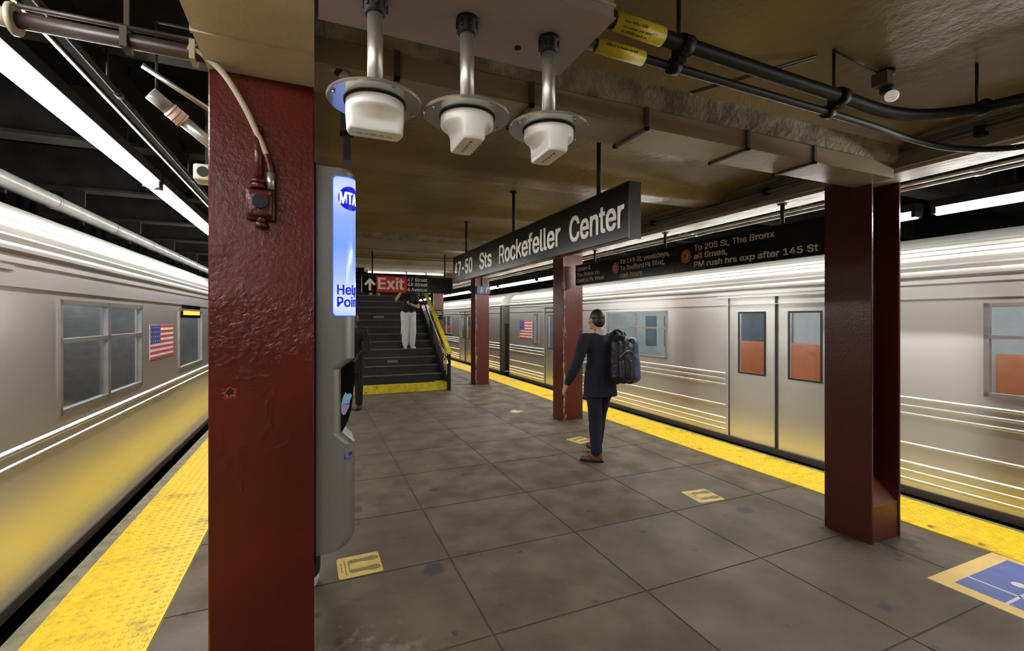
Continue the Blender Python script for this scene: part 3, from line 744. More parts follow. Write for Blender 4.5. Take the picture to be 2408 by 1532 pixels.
def antenna(x, y, rot, label):
    t = thing('hanging_antenna', label, 'antenna', (x, y, 2.2), 'white antennas on round plates')
    MB().tube([(x, y, 2.55), (x, y, 2.262)], .0215, 16).build('stem', 'galv', t)
    g = MB(); g.lathe((x, y, 0), [(.0, 2.55), (.033, 2.55), (.034, 2.535), (.031, 2.533), (.031, 2.512), (.027, 2.508), (.027, 2.5), (.02, 2.5)], 18)
    for k in range(8):
        a = k * PI / 4; g.cyl((x + .031 * math.cos(a), y + .031 * math.sin(a), 2.513), (x + .031 * math.cos(a), y + .031 * math.sin(a), 2.534), .004, n=6)
    g.build('collar', 'black', t)
    g = MB(); g.lathe((x, y, 0), [(.0, 2.285), (.026, 2.285), (.027, 2.262), (.0, 2.262)], 12); g.build('nut', 'dark_metal', t)
    g = MB(); g.lathe((x, y, 0), [(.0, 2.265), (.118, 2.265), (.128, 2.262), (.129, 2.257), (.126, 2.2535), (.0, 2.2535)], 56); g.sm = [False] * len(g.sm); p = g.build('plate', 'disc_grey', t)
    for k in range(4):
        g = MB(); a = rot + .3 + k * PI / 2; g.cyl((x + .115 * math.cos(a), y + .115 * math.sin(a), 2.254), (x + .115 * math.cos(a), y + .115 * math.sin(a), 2.2475), .0045, n=8); g.build('screw', 'galv', p)
    # knob-like radome: round above, two hollows leave a bar across below
    NR, NZ = 72, 22; vs = []; bw = .032
    for j in range(NZ + 1):
        q = j / NZ; z = 2.2535 - .088 * q
        R0 = .079 if q < .45 else .079 - .006 * (q - .45)
        for k in range(NR):
            a = 2 * PI * k / NR; dx, dy = math.cos(a), math.sin(a)
            r = R0
            if q > .36:
                s_ = min(1, (q - .36) / .3); s_ = s_ ** .7
                hw = bw + .006 - .006 * q
                lim = hw / max(abs(dy), 1e-3)
                r = R0 + (min(R0, lim) - R0) * s_
            if q > .9: r *= 1 - .07 * ((q - .9) / .1) ** 2
            X, Y = r * dx, r * dy
            vs.append((x + X * math.cos(rot) - Y * math.sin(rot), y + X * math.sin(rot) + Y * math.cos(rot), z))
    g = MB(); g.add(vs, [(j * NR + k, j * NR + (k + 1) % NR, (j + 1) * NR + (k + 1) % NR, (j + 1) * NR + k) for j in range(NZ) for k in range(NR)], 0, True)
    g.add(vs, [tuple(range(NZ * NR, (NZ + 1) * NR))], 0)
    p = g.build('radome', 'white_plastic', t)
    g = MB(); g.lathe((x, y, 0), [(.079, 2.2536), (.084, 2.2536), (.084, 2.249), (.079, 2.249)], 40); g.build('gasket', 'black', t)
    g = MB(); ex = Vector((math.cos(rot), math.sin(rot), 0)); ey = Vector((-ex.y, ex.x, 0)); n_ = -ey
    marks(g, lambda a, b: Vector((x, y, 2.1655)) + ex * (a - .05) + ey * (.006 - b), .1, .009, 3)
    g.build('small_print', 'ink', p)
    return t
antenna(.157, 1.34, .0, 'white knob-shaped antenna on a round plate, leftmost, its plate tinted blue')
antenna(.4218, 1.327, 1.57, 'white knob-shaped antenna on a round plate, the middle one of three')
antenna(.691, 1.315, 1.52, 'white knob-shaped antenna on a round plate, rightmost and beside the tagged cables')

# ------------------------------------------------------------------ cables and conduits on the ceiling
def ribbed(pts, r, amp, pitch, n=10):
    P = bez(pts, 60); out = [P[0]]; acc = 0
    for a, b in zip(P, P[1:]):
        L_ = (b - a).length; 
        while acc + L_ >= pitch:
            tt = (pitch - acc) / L_; a = a + (b - a) * tt; out.append(a); L_ = (b - a).length; acc = 0
        acc += L_
    return MB().tube(out, [r + (amp if i % 2 else -amp) for i in range(len(out))], n)
t = thing('feeder_cable', 'thick black ribbed cable with yellow tag bending across the ceiling', 'cable', (2, 1.33, 2.66))
pts = [(.83, 1.335, 2.69), (1.3, 1.335, 2.675), (1.8, 1.335, 2.662), (2.19, 1.335, 2.655), (2.55, 1.335, 2.65), (2.8, 1.27, 2.655), (2.98, 1.1, 2.665), (3.08, .75, 2.67), (3.1, .1, 2.67)]
ribbed(pts, .027, .0018, .007).build('cable_length', 'cable_black', t)
g = MB(); g.tube([(.955, 1.335, 2.687), (1.165, 1.335, 2.6795)], .033, 14); tg = g.build('tag', 'tag_yellow', t)
g = MB()
for k, s_ in enumerate((.1, .16, .12)):
    def tf(a, b, k=k):
        q = -1.0 - .5 * k + b / .033; return Vector((.98 + a, 1.335 - .0333 * math.cos(q + .6), 2.683 + .0333 * math.sin(q + .6)))
    marks(g, tf, s_, .009, k)
g.build('small_print', 'tag_ink', tg)
g = MB(); g.tube([(.83, 1.335, 2.69), (.875, 1.335, 2.69)], .031, 14); g.build('gland', 'galv', t)
g = MB(); g.tube([(.875, 1.335, 2.69), (.95, 1.335, 2.687)], .03, 14); g.build('boot', 'black', t)
t = thing('feeder_cable', 'thinner black cable with yellow tag running below the ribbed one', 'cable', (2, 1.36, 2.62))
pts = [(.83, 1.40, 2.632), (1.3, 1.395, 2.622), (1.8, 1.39, 2.612), (2.19, 1.39, 2.606), (2.6, 1.42, 2.618), (3.0, 1.46, 2.63), (3.35, 1.42, 2.618), (3.6, 1.25, 2.605), (3.69, .9, 2.6), (3.7, .1, 2.6)]
ribbed(pts, .0165, .0006, .012).build('cable_length', 'cable_black', t)
g = MB(); g.tube([(.925, 1.4, 2.6305), (1.13, 1.398, 2.6255)], .026, 14); tg = g.build('tag', 'tag_yellow', t)
g = MB(); marks(g, lambda a, b: Vector((.955 + a, 1.399 - .0266, 2.622 + b)), .15, .01, 5)
g.build('small_print', 'tag_ink', tg)
g = MB(); g.tube([(.83, 1.4, 2.632), (.92, 1.4, 2.6305)], .022, 14); g.build('boot', 'black', t)
for i, (x, y, zt) in enumerate(((1.275, 1.345, zc(1.345)), (2.19, 1.345, zc(1.345)), (2.95, 1.15, zc(1.15)))):
    t = thing('cable_hanger', 'black cable hanger rod with clamp on the ceiling, %s' % ['nearest the yellow tags', 'where the two cables part', 'right of the pendant lamp'][i], 'hanger', (x, y, 2.6), 'cable hangers')
    MB().tube([(x, y + .02, zt + .005), (x, y + .02, 2.69)], .0085 if i == 0 else .007, 8).build('rod', 'dark_metal', t)
    if i < 2:
        g = MB(); g.cyl((x - .022, 1.335, 2.674 - .018 * i), (x + .022, 1.335, 2.674 - .018 * i), .038, n=16); g.cyl((x - .02, 1.392, 2.622 - .014 * i), (x + .02, 1.392, 2.622 - .014 * i), .028, n=16)
        g.box(x - .018, x + .018, 1.345, 1.385, 2.62 - .01 * i, 2.68 - .01 * i); g.build('clamp', 'black', t)
    else:
        g = MB(); g.cyl((x - .02, y - .02, 2.664), (x + .02, y + .02, 2.664), .033, n=14); g.build('clamp', 'black', t)
t = thing('ceiling_lamp', 'small pendant lamp with round white globe on a black holder under the ceiling', 'lamp', (2.62, 1.36, 2.72))
g = MB(); g.lathe((2.62, 1.38, 0), [(0, zc(1.38) + .002), (.035, zc(1.38)), (.035, 2.86), (.018, 2.85), (.018, 2.815), (.028, 2.81), (.03, 2.775), (.0, 2.772)], 16); g.build('holder', 'black', t)
MB().ell((2.625, 1.36, 2.752), (.03, .03, .028), 10).build('globe', 'bulb_glow', t)
MB().box(2.55, 2.60, 1.34, 1.41, 2.80, 2.86).build('side_bracket', 'steel_brown', t)
g = MB(); g.tube([(2.15, 1.42, 2.877), (1.75, 1.80, 2.80)], .005, 6); g.tube([(2.17, 1.44, 2.877), (1.77, 1.80, 2.80)], .004, 6)
tag(g.build('thin_conduit', 'steel_brown'), 'thin conduit crossing the ceiling from the cable clamp to the cross beam', 'conduit')
g = MB(); g.tube([(2.2, 1.36, 2.875), (2.56, 1.385, 2.868)], .006, 6)
tag(g.build('thin_conduit', 'steel_brown'), 'short thin conduit on the ceiling leading to the pendant lamp', 'conduit')
t = thing('girder_cable', 'long ribbed black cable clipped along the right girder face', 'cable', (3.7, 4, 2.78))
ribbed([(3.705, .2, 2.80), (3.705, 1.6, 2.79), (3.705, 3, 2.78), (3.705, 6, 2.78), (3.705, 9.2, 2.78)], .017, .002, .012, 8).build('cable_length', 'cable_grey', t)
for y in (.9, 1.45, 2.9, 4.4, 5.9, 7.4): MB().box(3.68, 3.732, y - .025, y + .025, 2.755, 2.815).build('clip', 'black', t)
t = thing('girder_conduit', 'second thin cable along the upper edge of right girder', 'cable', (3.7, 4, 2.84))
ribbed([(3.715, .2, 2.845), (3.715, 3, 2.84), (3.715, 9.2, 2.84)], .010, .0015, .01, 8).build('cable_length', 'cable_grey', t)

# ------------------------------------------------------------------ tube lights
def tube_light(x, y0, y1, z, label, group, ztop, r=.05):
    t = thing('tube_light', label, 'tube light', (x, (y0 + y1) / 2, z), group)
    g = MB(); n = 10; vs = []
    for y in (y0, y1):
        for k in range(n + 1):
            a = PI + PI * k / n; vs.append((x + r * math.cos(a), y, z + .03 + (r + .012) * math.sin(a)))
    g.add(vs, [(k, k + 1, n + 2 + k, n + 1 + k) for k in range(n)] + [(0, n + 1, 2 * n + 1, n)], 0, True)
    g.add(vs, [tuple(range(n, -1, -1)), tuple(range(n + 1, 2 * n + 2))], 0)
    g.build('diffuser', 'tube_light', t)
    MB().box(x - .062, x + .062, y0 - .02, y1 + .02, z + .03, z + .095).build('housing', 'soot_beam', t)
    for ye in (y0, y1):
        MB().box(x - .053, x + .053, ye - .016, ye + .016, z - .02, z + .032).build('end_cap', 'dark_metal', t)
    for f in (.2, .8):
        y = y0 + (y1 - y0) * f; g = MB(); g.tube([(x, y, z + .09), (x, y, ztop)], .008, 6); g.build('hanger', 'dark_metal', t)
LY = [4.39 + 2.43 * k for k in range(-3, 7)]
for i, y in enumerate(LY):
    lab = 'glowing tube light over the left platform edge, ' + (['farthest behind the viewpoint', 'behind the viewpoint', 'nearest and longest in view', 'next beyond the nearest, cut by the column'] + ['hidden behind the foreground column, %s along' % o for o in ORD[2:9]])[i]
    tube_light(-1.15, y - 2.39, y - .04, 2.68, lab, 'tube lights of the left row', 3.36)
RY = [2.23 + 2.45 * k for k in range(-2, 11)]
for i, y in enumerate(RY):
    lab = 'glowing tube light over the right train, ' + (['farthest behind the viewpoint', 'behind the viewpoint', 'nearest in view, right of the shaded red column', 'partly behind the long direction sign', 'hidden above the direction sign', 'just beyond the direction sign', 'between the second and third columns', 'left of the third column'] + ['%s along the row, far away' % o for o in ORD[6:]])[i]
    tube_light(4.76, y - 2.4, y - .09, 2.54, lab, 'tube lights of the right row', 3.36)
g = MB(); g.box(-.99, -.93, YA, 22, 2.80, 2.97, 0); g.box(-1.0, -.985, YA, 22, 2.79, 2.80, 1)
tag(g.build('light_rail', ['soot', 'conduit_tan']), 'dark rail with pale lower lip beside the left tube lights', 'rail')
g = MB(); g.tube([(-.88, YA, 2.75), (-.88, 20, 2.75)], .013, 8)
for y in (1.2, 2.7, 4.2, 5.7): g.tube([(-.88, y, 2.75), (-.88, y, 2.95)], .006, 6); g.cyl((-.88, y + .1, 2.75), (-.88, y + .16, 2.75), .018, n=10)
tag(g.build('brown_conduit', 'dark_metal'), 'dark brown conduit along the left track behind the foreground column', 'conduit')
# grey standpipe over the left train
t = thing('standpipe', 'grey jointed pipe running above the left train', 'pipe', (-2.2, 5, 2.72))
g = MB(); g.tube([(-2.2, YA, 2.725), (-2.2, 26, 2.725)], .064, 18); g.build('pipe_length', 'pipe_grey', t)
for k in range(12):
    y = 5.55 + 1.35 * k; g = MB(); g.cyl((-2.2, y - .025, 2.725), (-2.2, y + .025, 2.725), .069, n=18); g.build('coupling', 'pipe_grey', t)
for k in range(9): MB().box(-2.28, -2.12, 4.3 + 1.62 * k + .04, 4.3 + 1.62 * k + .06, 2.78, 2.945).build('hanger', 'dark_metal', t)
for i, (x, z) in enumerate(((-2.5, 2.66), (-2.72, 2.62), (-2.6, 2.7))):
    g = MB(); g.tube([(x, YA, z), (x, 26, z)], .017, 8)
    for k in range(8): g.box(x - .02, x + .02, 4.3 + 1.62 * k, 4.3 + 1.62 * k + .04, z, 2.945)
    tag(g.build('dark_conduit', 'pipe_brown'), 'dark conduit above the left train, %s' % ['closest to the grey pipe', 'lowest of the three', 'uppermost of the three'][i], 'conduit', 'dark conduits above the left train')
# loose rubble-like debris on hangers, wrapped pipe, small speaker
t = thing('wrapped_pipe', 'short grey pipe with white taped joint and orange marks over left track', 'pipe', (-.58, 2.5, 2.6))
MB().tube([(-.66, 2.48, 2.638), (-.60, 2.52, 2.595)], .03, 14).build('pipe_length', 'pipe_grey', t)
g = MB(); g.tube([(-.60, 2.52, 2.595), (-.553, 2.55, 2.56)], .034, 14); p = g.build('tape_wrap', 'wrap_white', t)
g = MB()
for f in (.15, .5, .85):
    c = Vector((-.60, 2.52, 2.595)).lerp(Vector((-.553, 2.55, 2.56)), f); d_ = Vector((.047, .03, -.035)).normalized() * .002
    g.cyl(c - d_, c + d_, .0355, n=14)
g.build('orange_mark', 'wrap_orange', p)
MB().tube([(-.553, 2.55, 2.56), (-.37, 2.66, 2.43)], .027, 14).build('lower_length', 'galv', t)
g = MB(); g.tube([(-.64, 2.49, 2.63), (-.64, 2.49, 2.96)], .006, 6); g.tube([(-.64, 2.49, 2.96), (-.37, 2.49, 2.96)], .006, 6); g.build('hanger', 'dark_metal', t)
g = MB(); g.tube([(-.68, 2.45, 2.74), (-.37, 2.62, 2.60)], .012, 8)
tag(g.build('steel_conduit', 'galv'), 'thin shiny conduit slanting to the foreground column above the wrapped pipe', 'conduit')
t = thing('loudspeaker', 'small beige loudspeaker box hung beyond the left edge of foreground column', 'loudspeaker', (-.6, 3.2, 2.46))
MB().bevel_box(-.65, -.5, 3.2, 3.34, 2.465, 2.56, .012).build('case', 'beige_plastic', t)
g = MB(); g.cyl((-.6, 3.2, 2.512), (-.6, 3.194, 2.512), .03, n=16); g.build('grille', 'dark_metal', t)
MB().box(-.6, -.58, 3.26, 3.28, 2.55, 2.96).build('bracket', 'dark_metal', t)
MB().box(-.6, -.36, 3.26, 3.28, 2.94, 2.96).build('bracket', 'dark_metal', t)
# conduits on the right track side
for i, (x, z, m) in enumerate(((4.4, 2.735, 'galv'), (4.47, 2.715, 'galv'), (4.54, 2.76, 'cable_grey'))):
    g = MB(); g.tube([(x, YA, z), (x, 26, z)], .016, 8)
    for k in range(12): g.box(x - .012, x + .012, -1.8 + 1.62 * k - .02, -1.8 + 1.62 * k + .02, z, 2.94); 
    for k in range(10): g.cyl((x, -1 + 2.7 * k, z), (x, -.92 + 2.7 * k, z), .021, n=10)
    tag(g.build('track_conduit', m), '%s conduit running between the right girder and the right tube lights' % ['bright inner', 'bright outer', 'dark'][i], 'conduit', 'conduits beside the right girder')

# ------------------------------------------------------------------ signs
def frame_sign(name, x0, x1, y0, y1, z0, z1, label, cat='sign'):
    t = thing(name, label, cat, ((x0 + x1) / 2, (y0 + y1) / 2, z0))
    MB().bevel_box(x0, x1, y0, y1, z0, z1, .004, seg=1).build('panel', 'sign_black', t)
    return t
def rods(t, pts, r=.014, m='dark_metal'):
    for (x, y, za, zb) in pts:
        g = MB(); g.tube([(x, y, za), (x, y, zb)], r, 10); g.cyl((x, y, zb - .012), (x, y, zb), r * 2.2, n=12); g.build('hanger_rod', m, t)
X0 = 1.745; t = frame_sign('station_sign', X0, X0 + .075, 2.28, 6.10, 2.14, 2.475, 'long black station name sign hung over the middle of the platform')
g = MB(); g.box(X0 - .004, X0 + .079, 2.27, 2.284, 2.135, 2.48); g.box(X0 - .004, X0 + .079, 2.28, 6.10, 2.472, 2.482); g.box(X0 - .004, X0 + .079, 6.096, 6.11, 2.135, 2.48); g.build('edge_trim', 'sign_edge', t)
MB().box(X0 - .0015, X0 + .001, 4.04, 4.046, 2.145, 2.47).build('panel_joint', 'sign_edge', t)
for s_, yl, yr in (('47-50', 6.03, 5.28), ('Sts', 5.02, 4.62), ('Rockefeller', 4.4, 3.12), ('Center', 2.985, 2.325)):
    text('lettering', s_, 'sign_white', t, (X0 - .0005, yl, 2.217), (0, -1, 0), UP, .175, yl - yr, .003, bold=.017)
rods(t, [(X0 + .037, y, 2.475, zc(y) + .002) for y in (2.66, 4.12, 5.64)], .015)

X1 = 3.86; t = frame_sign('direction_sign', X1, X1 + .06, 2.46, 6.42, 2.18, 2.50, 'long black sign with orange route circles hung under the right girder')
for y in (4.2,): MB().box(X1 - .002, X1 + .002, y - .004, y + .004, 2.185, 2.495).build('panel_joint', 'sign_edge', t)
g = MB(); g.box(X1 - .003, X1 + .063, 2.46, 6.42, 2.492, 2.503); g.build('edge_trim', 'sign_edge', t)
for s_, yl, yr, z in (('Uptown &', 6.38, 5.98, 2.405), ('The Bronx via', 6.38, 5.74, 2.315), ('Central Pk West', 6.38, 5.62, 2.225),
                      ('To 145 St, weekdays,', 5.24, 4.28, 2.40), ('To Bedford Pk Blvd,', 5.24, 4.37, 2.31), ('rush hours', 5.24, 4.78, 2.215),
                      ('To 205 St, The Bronx', 3.90, 2.93, 2.40), ('all times,', 3.90, 3.45, 2.31), ('PM rush hrs exp after 145 St', 3.90, 2.53, 2.218)):
    text('lettering', s_, 'sign_cream', t, (X1 - .0005, yl, z), (0, -1, 0), UP, .058, yl - yr, .002, bold=.02)
for y, ch in ((5.345, 'B'), (4.02, 'D')):
    g = MB(); g.prism([(.078 * math.cos(k * PI / 16), .078 * math.sin(k * PI / 16)) for k in range(32)], (X1 - .002, y, 2.355), (0, -1, 0), UP, (-.002, 0, 0))
    c = g.build('route_circle', 'sign_orange', t)
    text('route_letter', ch, 'sign_cream', c, (X1 - .0045, y + .035, 2.315), (0, -1, 0), UP, .08, .065, .002)
rods(t, [(X1 + .03, y, 2.5, 2.688) for y in (2.875, 4.39, 5.91)], .018)

t = frame_sign('exit_sign', .79, 2.46, 8.69, 8.74, 2.135, 2.435, 'black and red overhead sign hung before the stairs')
MB().box(1.04, 1.585, 8.685, 8.69, 2.14, 2.425).build('red_field', 'sign_red', t)
text('lettering', 'Exit', 'sign_white', t, (1.065, 8.6855, 2.195), PX, UP, .2, .47, .002, bold=.022)
for s_, z, x1 in (('47 Street', 2.35, 1.97), ('48 Street', 2.262, 1.975), ('6 Avenue', 2.165, 1.965)):
    text('lettering', s_, 'sign_white', t, (1.6, 8.6895, z), PX, UP, .06, x1 - 1.6, .002)
g = MB(); g.prism([(-.022, 0), (.022, 0), (.022, .135), (.072, .085), (.1, .115), (.0, .225), (-.1, .115), (-.072, .085), (-.022, .135)], (.925, 8.69, 2.165), PX, UP, (0, -.003, 0)); g.build('up_arrow', 'sign_white', t)
g = MB(); g.box(.785, 2.465, 8.68, 8.75, 2.43, 2.445); g.box(.785, .797, 8.68, 8.75, 2.13, 2.44); g.box(2.453, 2.465, 8.68, 8.75, 2.13, 2.44); g.build('edge_trim', 'sign_edge', t)
rods(t, [(.97, 8.715, 2.44, zc(8.715) + .002), (2.32, 8.715, 2.44, zc(8.715) + .002)], .014)
t = thing('stair_light', 'dull white tube fixture under the header beam behind the overhead exit sign', 'light fixture', (1.7, 9.4, 2.55))
MB().bevel_box(.9, 2.52, 9.38, 9.5, 2.57, 2.66, .015).build('housing', 'white_plastic', t)
g = MB(); g.tube([(.95, 9.37, 2.56), (2.47, 9.37, 2.56)], .018, 8); g.build('tube', 'stair_tube', t)
g = MB()
for x in (.95, 1.7, 2.1, 2.47): g.box(x - .01, x + .01, 9.35, 9.39, 2.535, 2.6)
g.build('lamp_holder', 'galv', t)

t = thing('accessibility_sign', 'small black sign with blue wheelchair square hung on third red column', 'sign', (3.9, 10.94, 2.28))
MB().box(3.73, 4.08, 10.93, 10.965, 2.27, 2.47).build('panel', 'sign_black', t)
MB().box(3.77, 3.93, 10.926, 10.93, 2.3, 2.44).build('blue_square', 'sign_blue', t)
g = MB(); g.ell((3.84, 10.924, 2.42), (.014, .003, .014), 6); g.box(3.832, 3.846, 10.923, 10.926, 2.355, 2.405); g.box(3.846, 3.885, 10.923, 10.926, 2.355, 2.367)
for k in range(12):
    a = PI * .6 + k * PI * 1.5 / 11; g.box(3.85 + .033 * math.cos(a) - .006, 3.85 + .033 * math.cos(a) + .006, 10.923, 10.926, 2.345 + .033 * math.sin(a) - .006, 2.345 + .033 * math.sin(a) + .006)
g.build('wheelchair_symbol', 'sign_white', t)
g = MB()
for k in range(14):
    a = k * PI / 13; a1 = (k + 1) * PI / 13
    if k < 13: g.cyl((4.02 + .06 * math.cos(a), 10.92, 2.36 + .06 * math.sin(a)), (4.02 + .06 * math.cos(a1), 10.92, 2.36 + .06 * math.sin(a1)), .016, n=8)
g.cyl((3.96, 10.92, 2.36), (3.96, 10.92, 2.29), .016, n=8); g.build('white_arch', 'sign_white', t)
MB().box(3.86, 3.88, 10.94, 10.985, 2.46, 2.70).build('hanger', 'dark_metal', t)
t = thing('column_sign', 'small black sign with pale lettering fixed to the distant column beside stairs', 'sign', (3.86, 15.44, 1.62))
MB().box(3.72, 4.02, 15.435, 15.46, 1.62, 1.95).build('panel', 'sign_black', t)
for z, s_, w_ in ((1.86, '47-50 Sts', .24), (1.79, 'Rockefeller', .25), (1.72, 'Center', .16)):
    text('lettering', s_, 'sign_cream', t, (3.75, 15.4345, z), PX, UP, .04, w_, .002)

# ------------------------------------------------------------------ stairs
SX0, SX1, SY = .77, 2.83, 10.5; RISE, RUN, NSTEP = .18, .30, 24
t = thing('staircase', 'dark staircase with yellow bottom step leading up from the platform', 'staircase', (1.8, SY, 0))
for k in range(NSTEP):
    y = SY + RUN * k; z = RISE * (k + 1)
    g = MB(); g.box(SX0, SX1, y, y + RUN + .02, max(0, z - RISE - .02), z - .03, 0); g.box(SX0, SX1, y - .015, y + RUN, z - .03, z, 0)
    if k == 0:
        g.box(SX0 - .005, SX1 + .005, y - .022, y, 0, z + .003, 2); g.box(SX0, .98, y, y + .2, z, z + .004, 2); g.box(2.6, SX1, y, y + .28, z, z + .004, 2); g.box(SX0, SX1, y, y + .05, z, z + .004, 2)
    else:
        g.box(SX0 + .03, SX1 - .05, y - .019, y + .045, z - .02, z + .003, 1)
    g.build('step', ['stair_dark', 'stair_nose', 'yellow_paint'], t)
def stringer(x0, x1, m='black'):
    g = MB(); sl = RISE / RUN
    g.prism([(SY - .02, 0), (SY - .02, .26), (SY + RUN * NSTEP, .26 + RISE * NSTEP + .02), (SY + RUN * NSTEP, 0)], (x0, 0, 0), (0, 1, 0), UP, (x1 - x0, 0, 0))
    return g.build('stringer', m, t)
stringer(2.83, 2.865); stringer(.735, .77)
# worn yellow marks on two risers
g = MB()
for k, xa, xb in ((3, 1.62, 1.86), (9, 1.5, 1.78)):
    y = SY + RUN * k; z = RISE * k; g.box(xa, xb, y - .003, y, z + .05, z + .11)
g.build('worn_mark', 'sticker_dark', t)
def railing(x, label, side):
    r = thing('stair_railing', label, 'railing', (x, SY - .15, 0)); sl = RISE / RUN
    xa = x + .02 * side
    MB().box(xa - .03, xa + .03, SY - .17, SY - .11, 0, .87).build('newel_post', 'black', r)
    ye = SY + 6.6; z0 = .87
    g = MB(); g.prism([(SY - .2, z0 - .03), (SY - .2, z0 + .02), (ye, z0 + .02 + sl * (ye - SY + .15)), (ye, z0 - .03 + sl * (ye - SY + .15))], (xa - .045, 0, 0), (0, 1, 0), UP, (.09, 0, 0)); g.build('yellow_rail', 'yellow_paint', r)
    xi = x - .09 * side
    g = MB(); g.tube(bez([(xi, SY - .14, .7), (xi, SY - .17, .79), (xi, SY - .1, .84), (xi, SY + .1, .95), (xi, ye, .95 + sl * (ye - SY - .1))], 6), .02, 10)
    g.tube([(xi, SY - .14, .72), (xi + .07 * side, SY - .14, .72)], .016, 8); g.build('handrail', 'chrome', r)
    for k in range(46):
        y = SY + .02 + .14 * k
        MB().box(xa - .008, xa + .008, y - .008, y + .008, .25 + sl * (y - SY), z0 + sl * (y - SY + .15)).build('baluster', 'black', r)
    return r
railing(2.84, 'stair railing topped with a bright yellow rail, right of the stairs', 1)

# ------------------------------------------------------------------ trains
def train_car(name, label, xf, side, y0, y1, doors, wins, small, fluted, group, flag=None, led=None, end_at=None):
    """side=+1: body lies towards +X of its platform face xf; openings given along Y"""
    t = thing(name, label, 'train', (xf + side * 1.5, (y0 + y1) / 2, -1.1), group)
    X = lambda s_: xf + side * s_
    zb, zt = .07, 2.03
    dz0, dz1, wz0, wz1 = .07, 1.93, 1.0, 1.78
    holes = [(a, b, dz0, dz1) for a, b in doors] + [(a, b, wz0, wz1) for a, b in wins] + [(a, b, wz0, wz1) for a, b in small]
    ys = sorted({y0, y1} | {v for h in holes for v in h[:2]}); zs = sorted({zb, zt, dz0, dz1, wz0, wz1})
    g = MB()
    for a, b in zip(ys, ys[1:]):
        for c, d_ in zip(zs, zs[1:]):
            if any(h[0] - 1e-6 <= a and b <= h[1] + 1e-6 and h[2] - 1e-6 <= c and d_ <= h[3] + 1e-6 for h in holes): continue
            g.box(min(X(0), X(.05)), max(X(0), X(.05)), a, b, c, d_)
    # far side wall, ends, floor
    g.box(min(X(2.95), X(3.0)), max(X(2.95), X(3.0)), y0, y1, zb, zt, 1)
    g.build('body_side', ['steel', 'car_inside'], t, clean=False)
    # roof: gutter, fluted cove, crown
    prof = [(-.012, 2.02), (-.02, 2.035), (-.02, 2.055), (.0, 2.065)]
    for k in range(13):
        q = k / 12; a = q * PI / 2
        sx = .02 + .62 * (1 - math.cos(a)); sz = 2.07 + .40 * math.sin(a)
        prof.append((sx, sz))
        if k < 12:
            q2 = (k + .5) / 12 * PI / 2; prof.append((.02 + .62 * (1 - math.cos(q2)) + .012, 2.07 + .40 * math.sin(q2) - .008))
    prof += [(1.5, 2.52)]
    full = prof + [(3 - a, b) for a, b in reversed(prof[:-1])]
    g = MB(); n = len(full); vs = [(X(a), y0, b) for a, b in full] + [(X(a), y1, b) for a, b in full]
    g.add(vs, [(i, i + 1, n + i + 1, n + i) for i in range(n - 1)], 0, False)
    g.add(vs, [tuple(range(n)), tuple(range(2 * n - 1, n - 1, -1))], 1); g.build('roof', ['steel_roof', 'car_inside'], t)
    # ends and floor
    for ye, q in ((y0, 1), (y1, -1)):
        g = MB(); xs = sorted((X(.0), X(3.0)))
        g.box(xs[0], xs[1], min(ye, ye + q * .05), max(ye, ye + q * .05), zb, 2.05, 0)
        g.box(min(X(1.15), X(1.85)), max(X(1.15), X(1.85)), min(ye - q * .012, ye), max(ye - q * .012, ye), .0, 1.95, 1)
        g.build('end_wall', ['steel_dull', 'rubber'], t)
    xs = sorted((X(.05), X(2.95)))
    MB().box(xs[0], xs[1], y0 + .05, y1 - .05, -.02, .03).build('car_floor', 'car_floor', t)
    xs = sorted((X(.12), X(2.88)))
    MB().box(xs[0], xs[1], y0 + .2, y1 - .2, -.6, .0).build('underframe', 'car_under', t)
    xs = sorted((X(-.015), X(.14)))
    MB().box(xs[0], xs[1], y0, y1, .0, .07).build('sill', 'sill_brown', t)
    # horizontal mouldings
    ribs = [(.90, .016), (.825, .016), (.75, .016), (.47, .014), (.29, .016), (.215, .016), (.14, .016)] if fluted else [(.9, .02), (.82, .012)]
    segs = []; cur = y0
    for a, b in sorted(doors):
        if b < y0 or a > y1: continue
        segs.append((cur, a)); cur = b
    segs.append((cur, y1))
    g = MB()
    for a, b in segs:
        for z, h in ribs:
            p = [(0, -h), (-.014, -h * .4), (-.014, h * .4), (0, h)]
            g.prism([(X(u), v) for u, v in p], (0, a + .04, z), PX, UP, (0, b - a - .08, 0))
    g.build('moulding', 'steel', t)
    g = MB(); xs = sorted((X(-.012), X(.01))); g.box(xs[0], xs[1], y0, y1, 1.965, 1.985); g.box(xs[0], xs[1], y0, y1, 1.83, 1.838); g.build('letterboard_moulding', 'steel', t)
    # windows
    def window(a, b, z0, z1, parent, mull, sash):
        fr = MB(); w_ = .035; xs = sorted((X(-.012), X(.03)))
        for q in ((a, a + w_, z0, z1), (b - w_, b, z0, z1), (a, b, z0, z0 + w_), (a, b, z1 - w_, z1)): fr.box(xs[0], xs[1], q[0], q[1], q[2], q[3])
        if mull: fr.box(xs[0], xs[1], (a + b) / 2 - .03, (a + b) / 2 + .03, z0, z1)
        if sash: fr.box(xs[0], xs[1], a, b, z0 + (z1 - z0) * .62, z0 + (z1 - z0) * .62 + .03)
        f = fr.build('window_frame', 'steel_dull', parent)
        xs = sorted((X(.014), X(.02)))
        MB().box(xs[0], xs[1], a + .02, b - .02, z0 + .02, z1 - .02).build('window_pane', 'car_glass', f)
        return f
    for a, b in wins: window(a, b, wz0, wz1, t, True, True)
    for a, b in small: window(a, b, wz0, wz1, t, False, False)
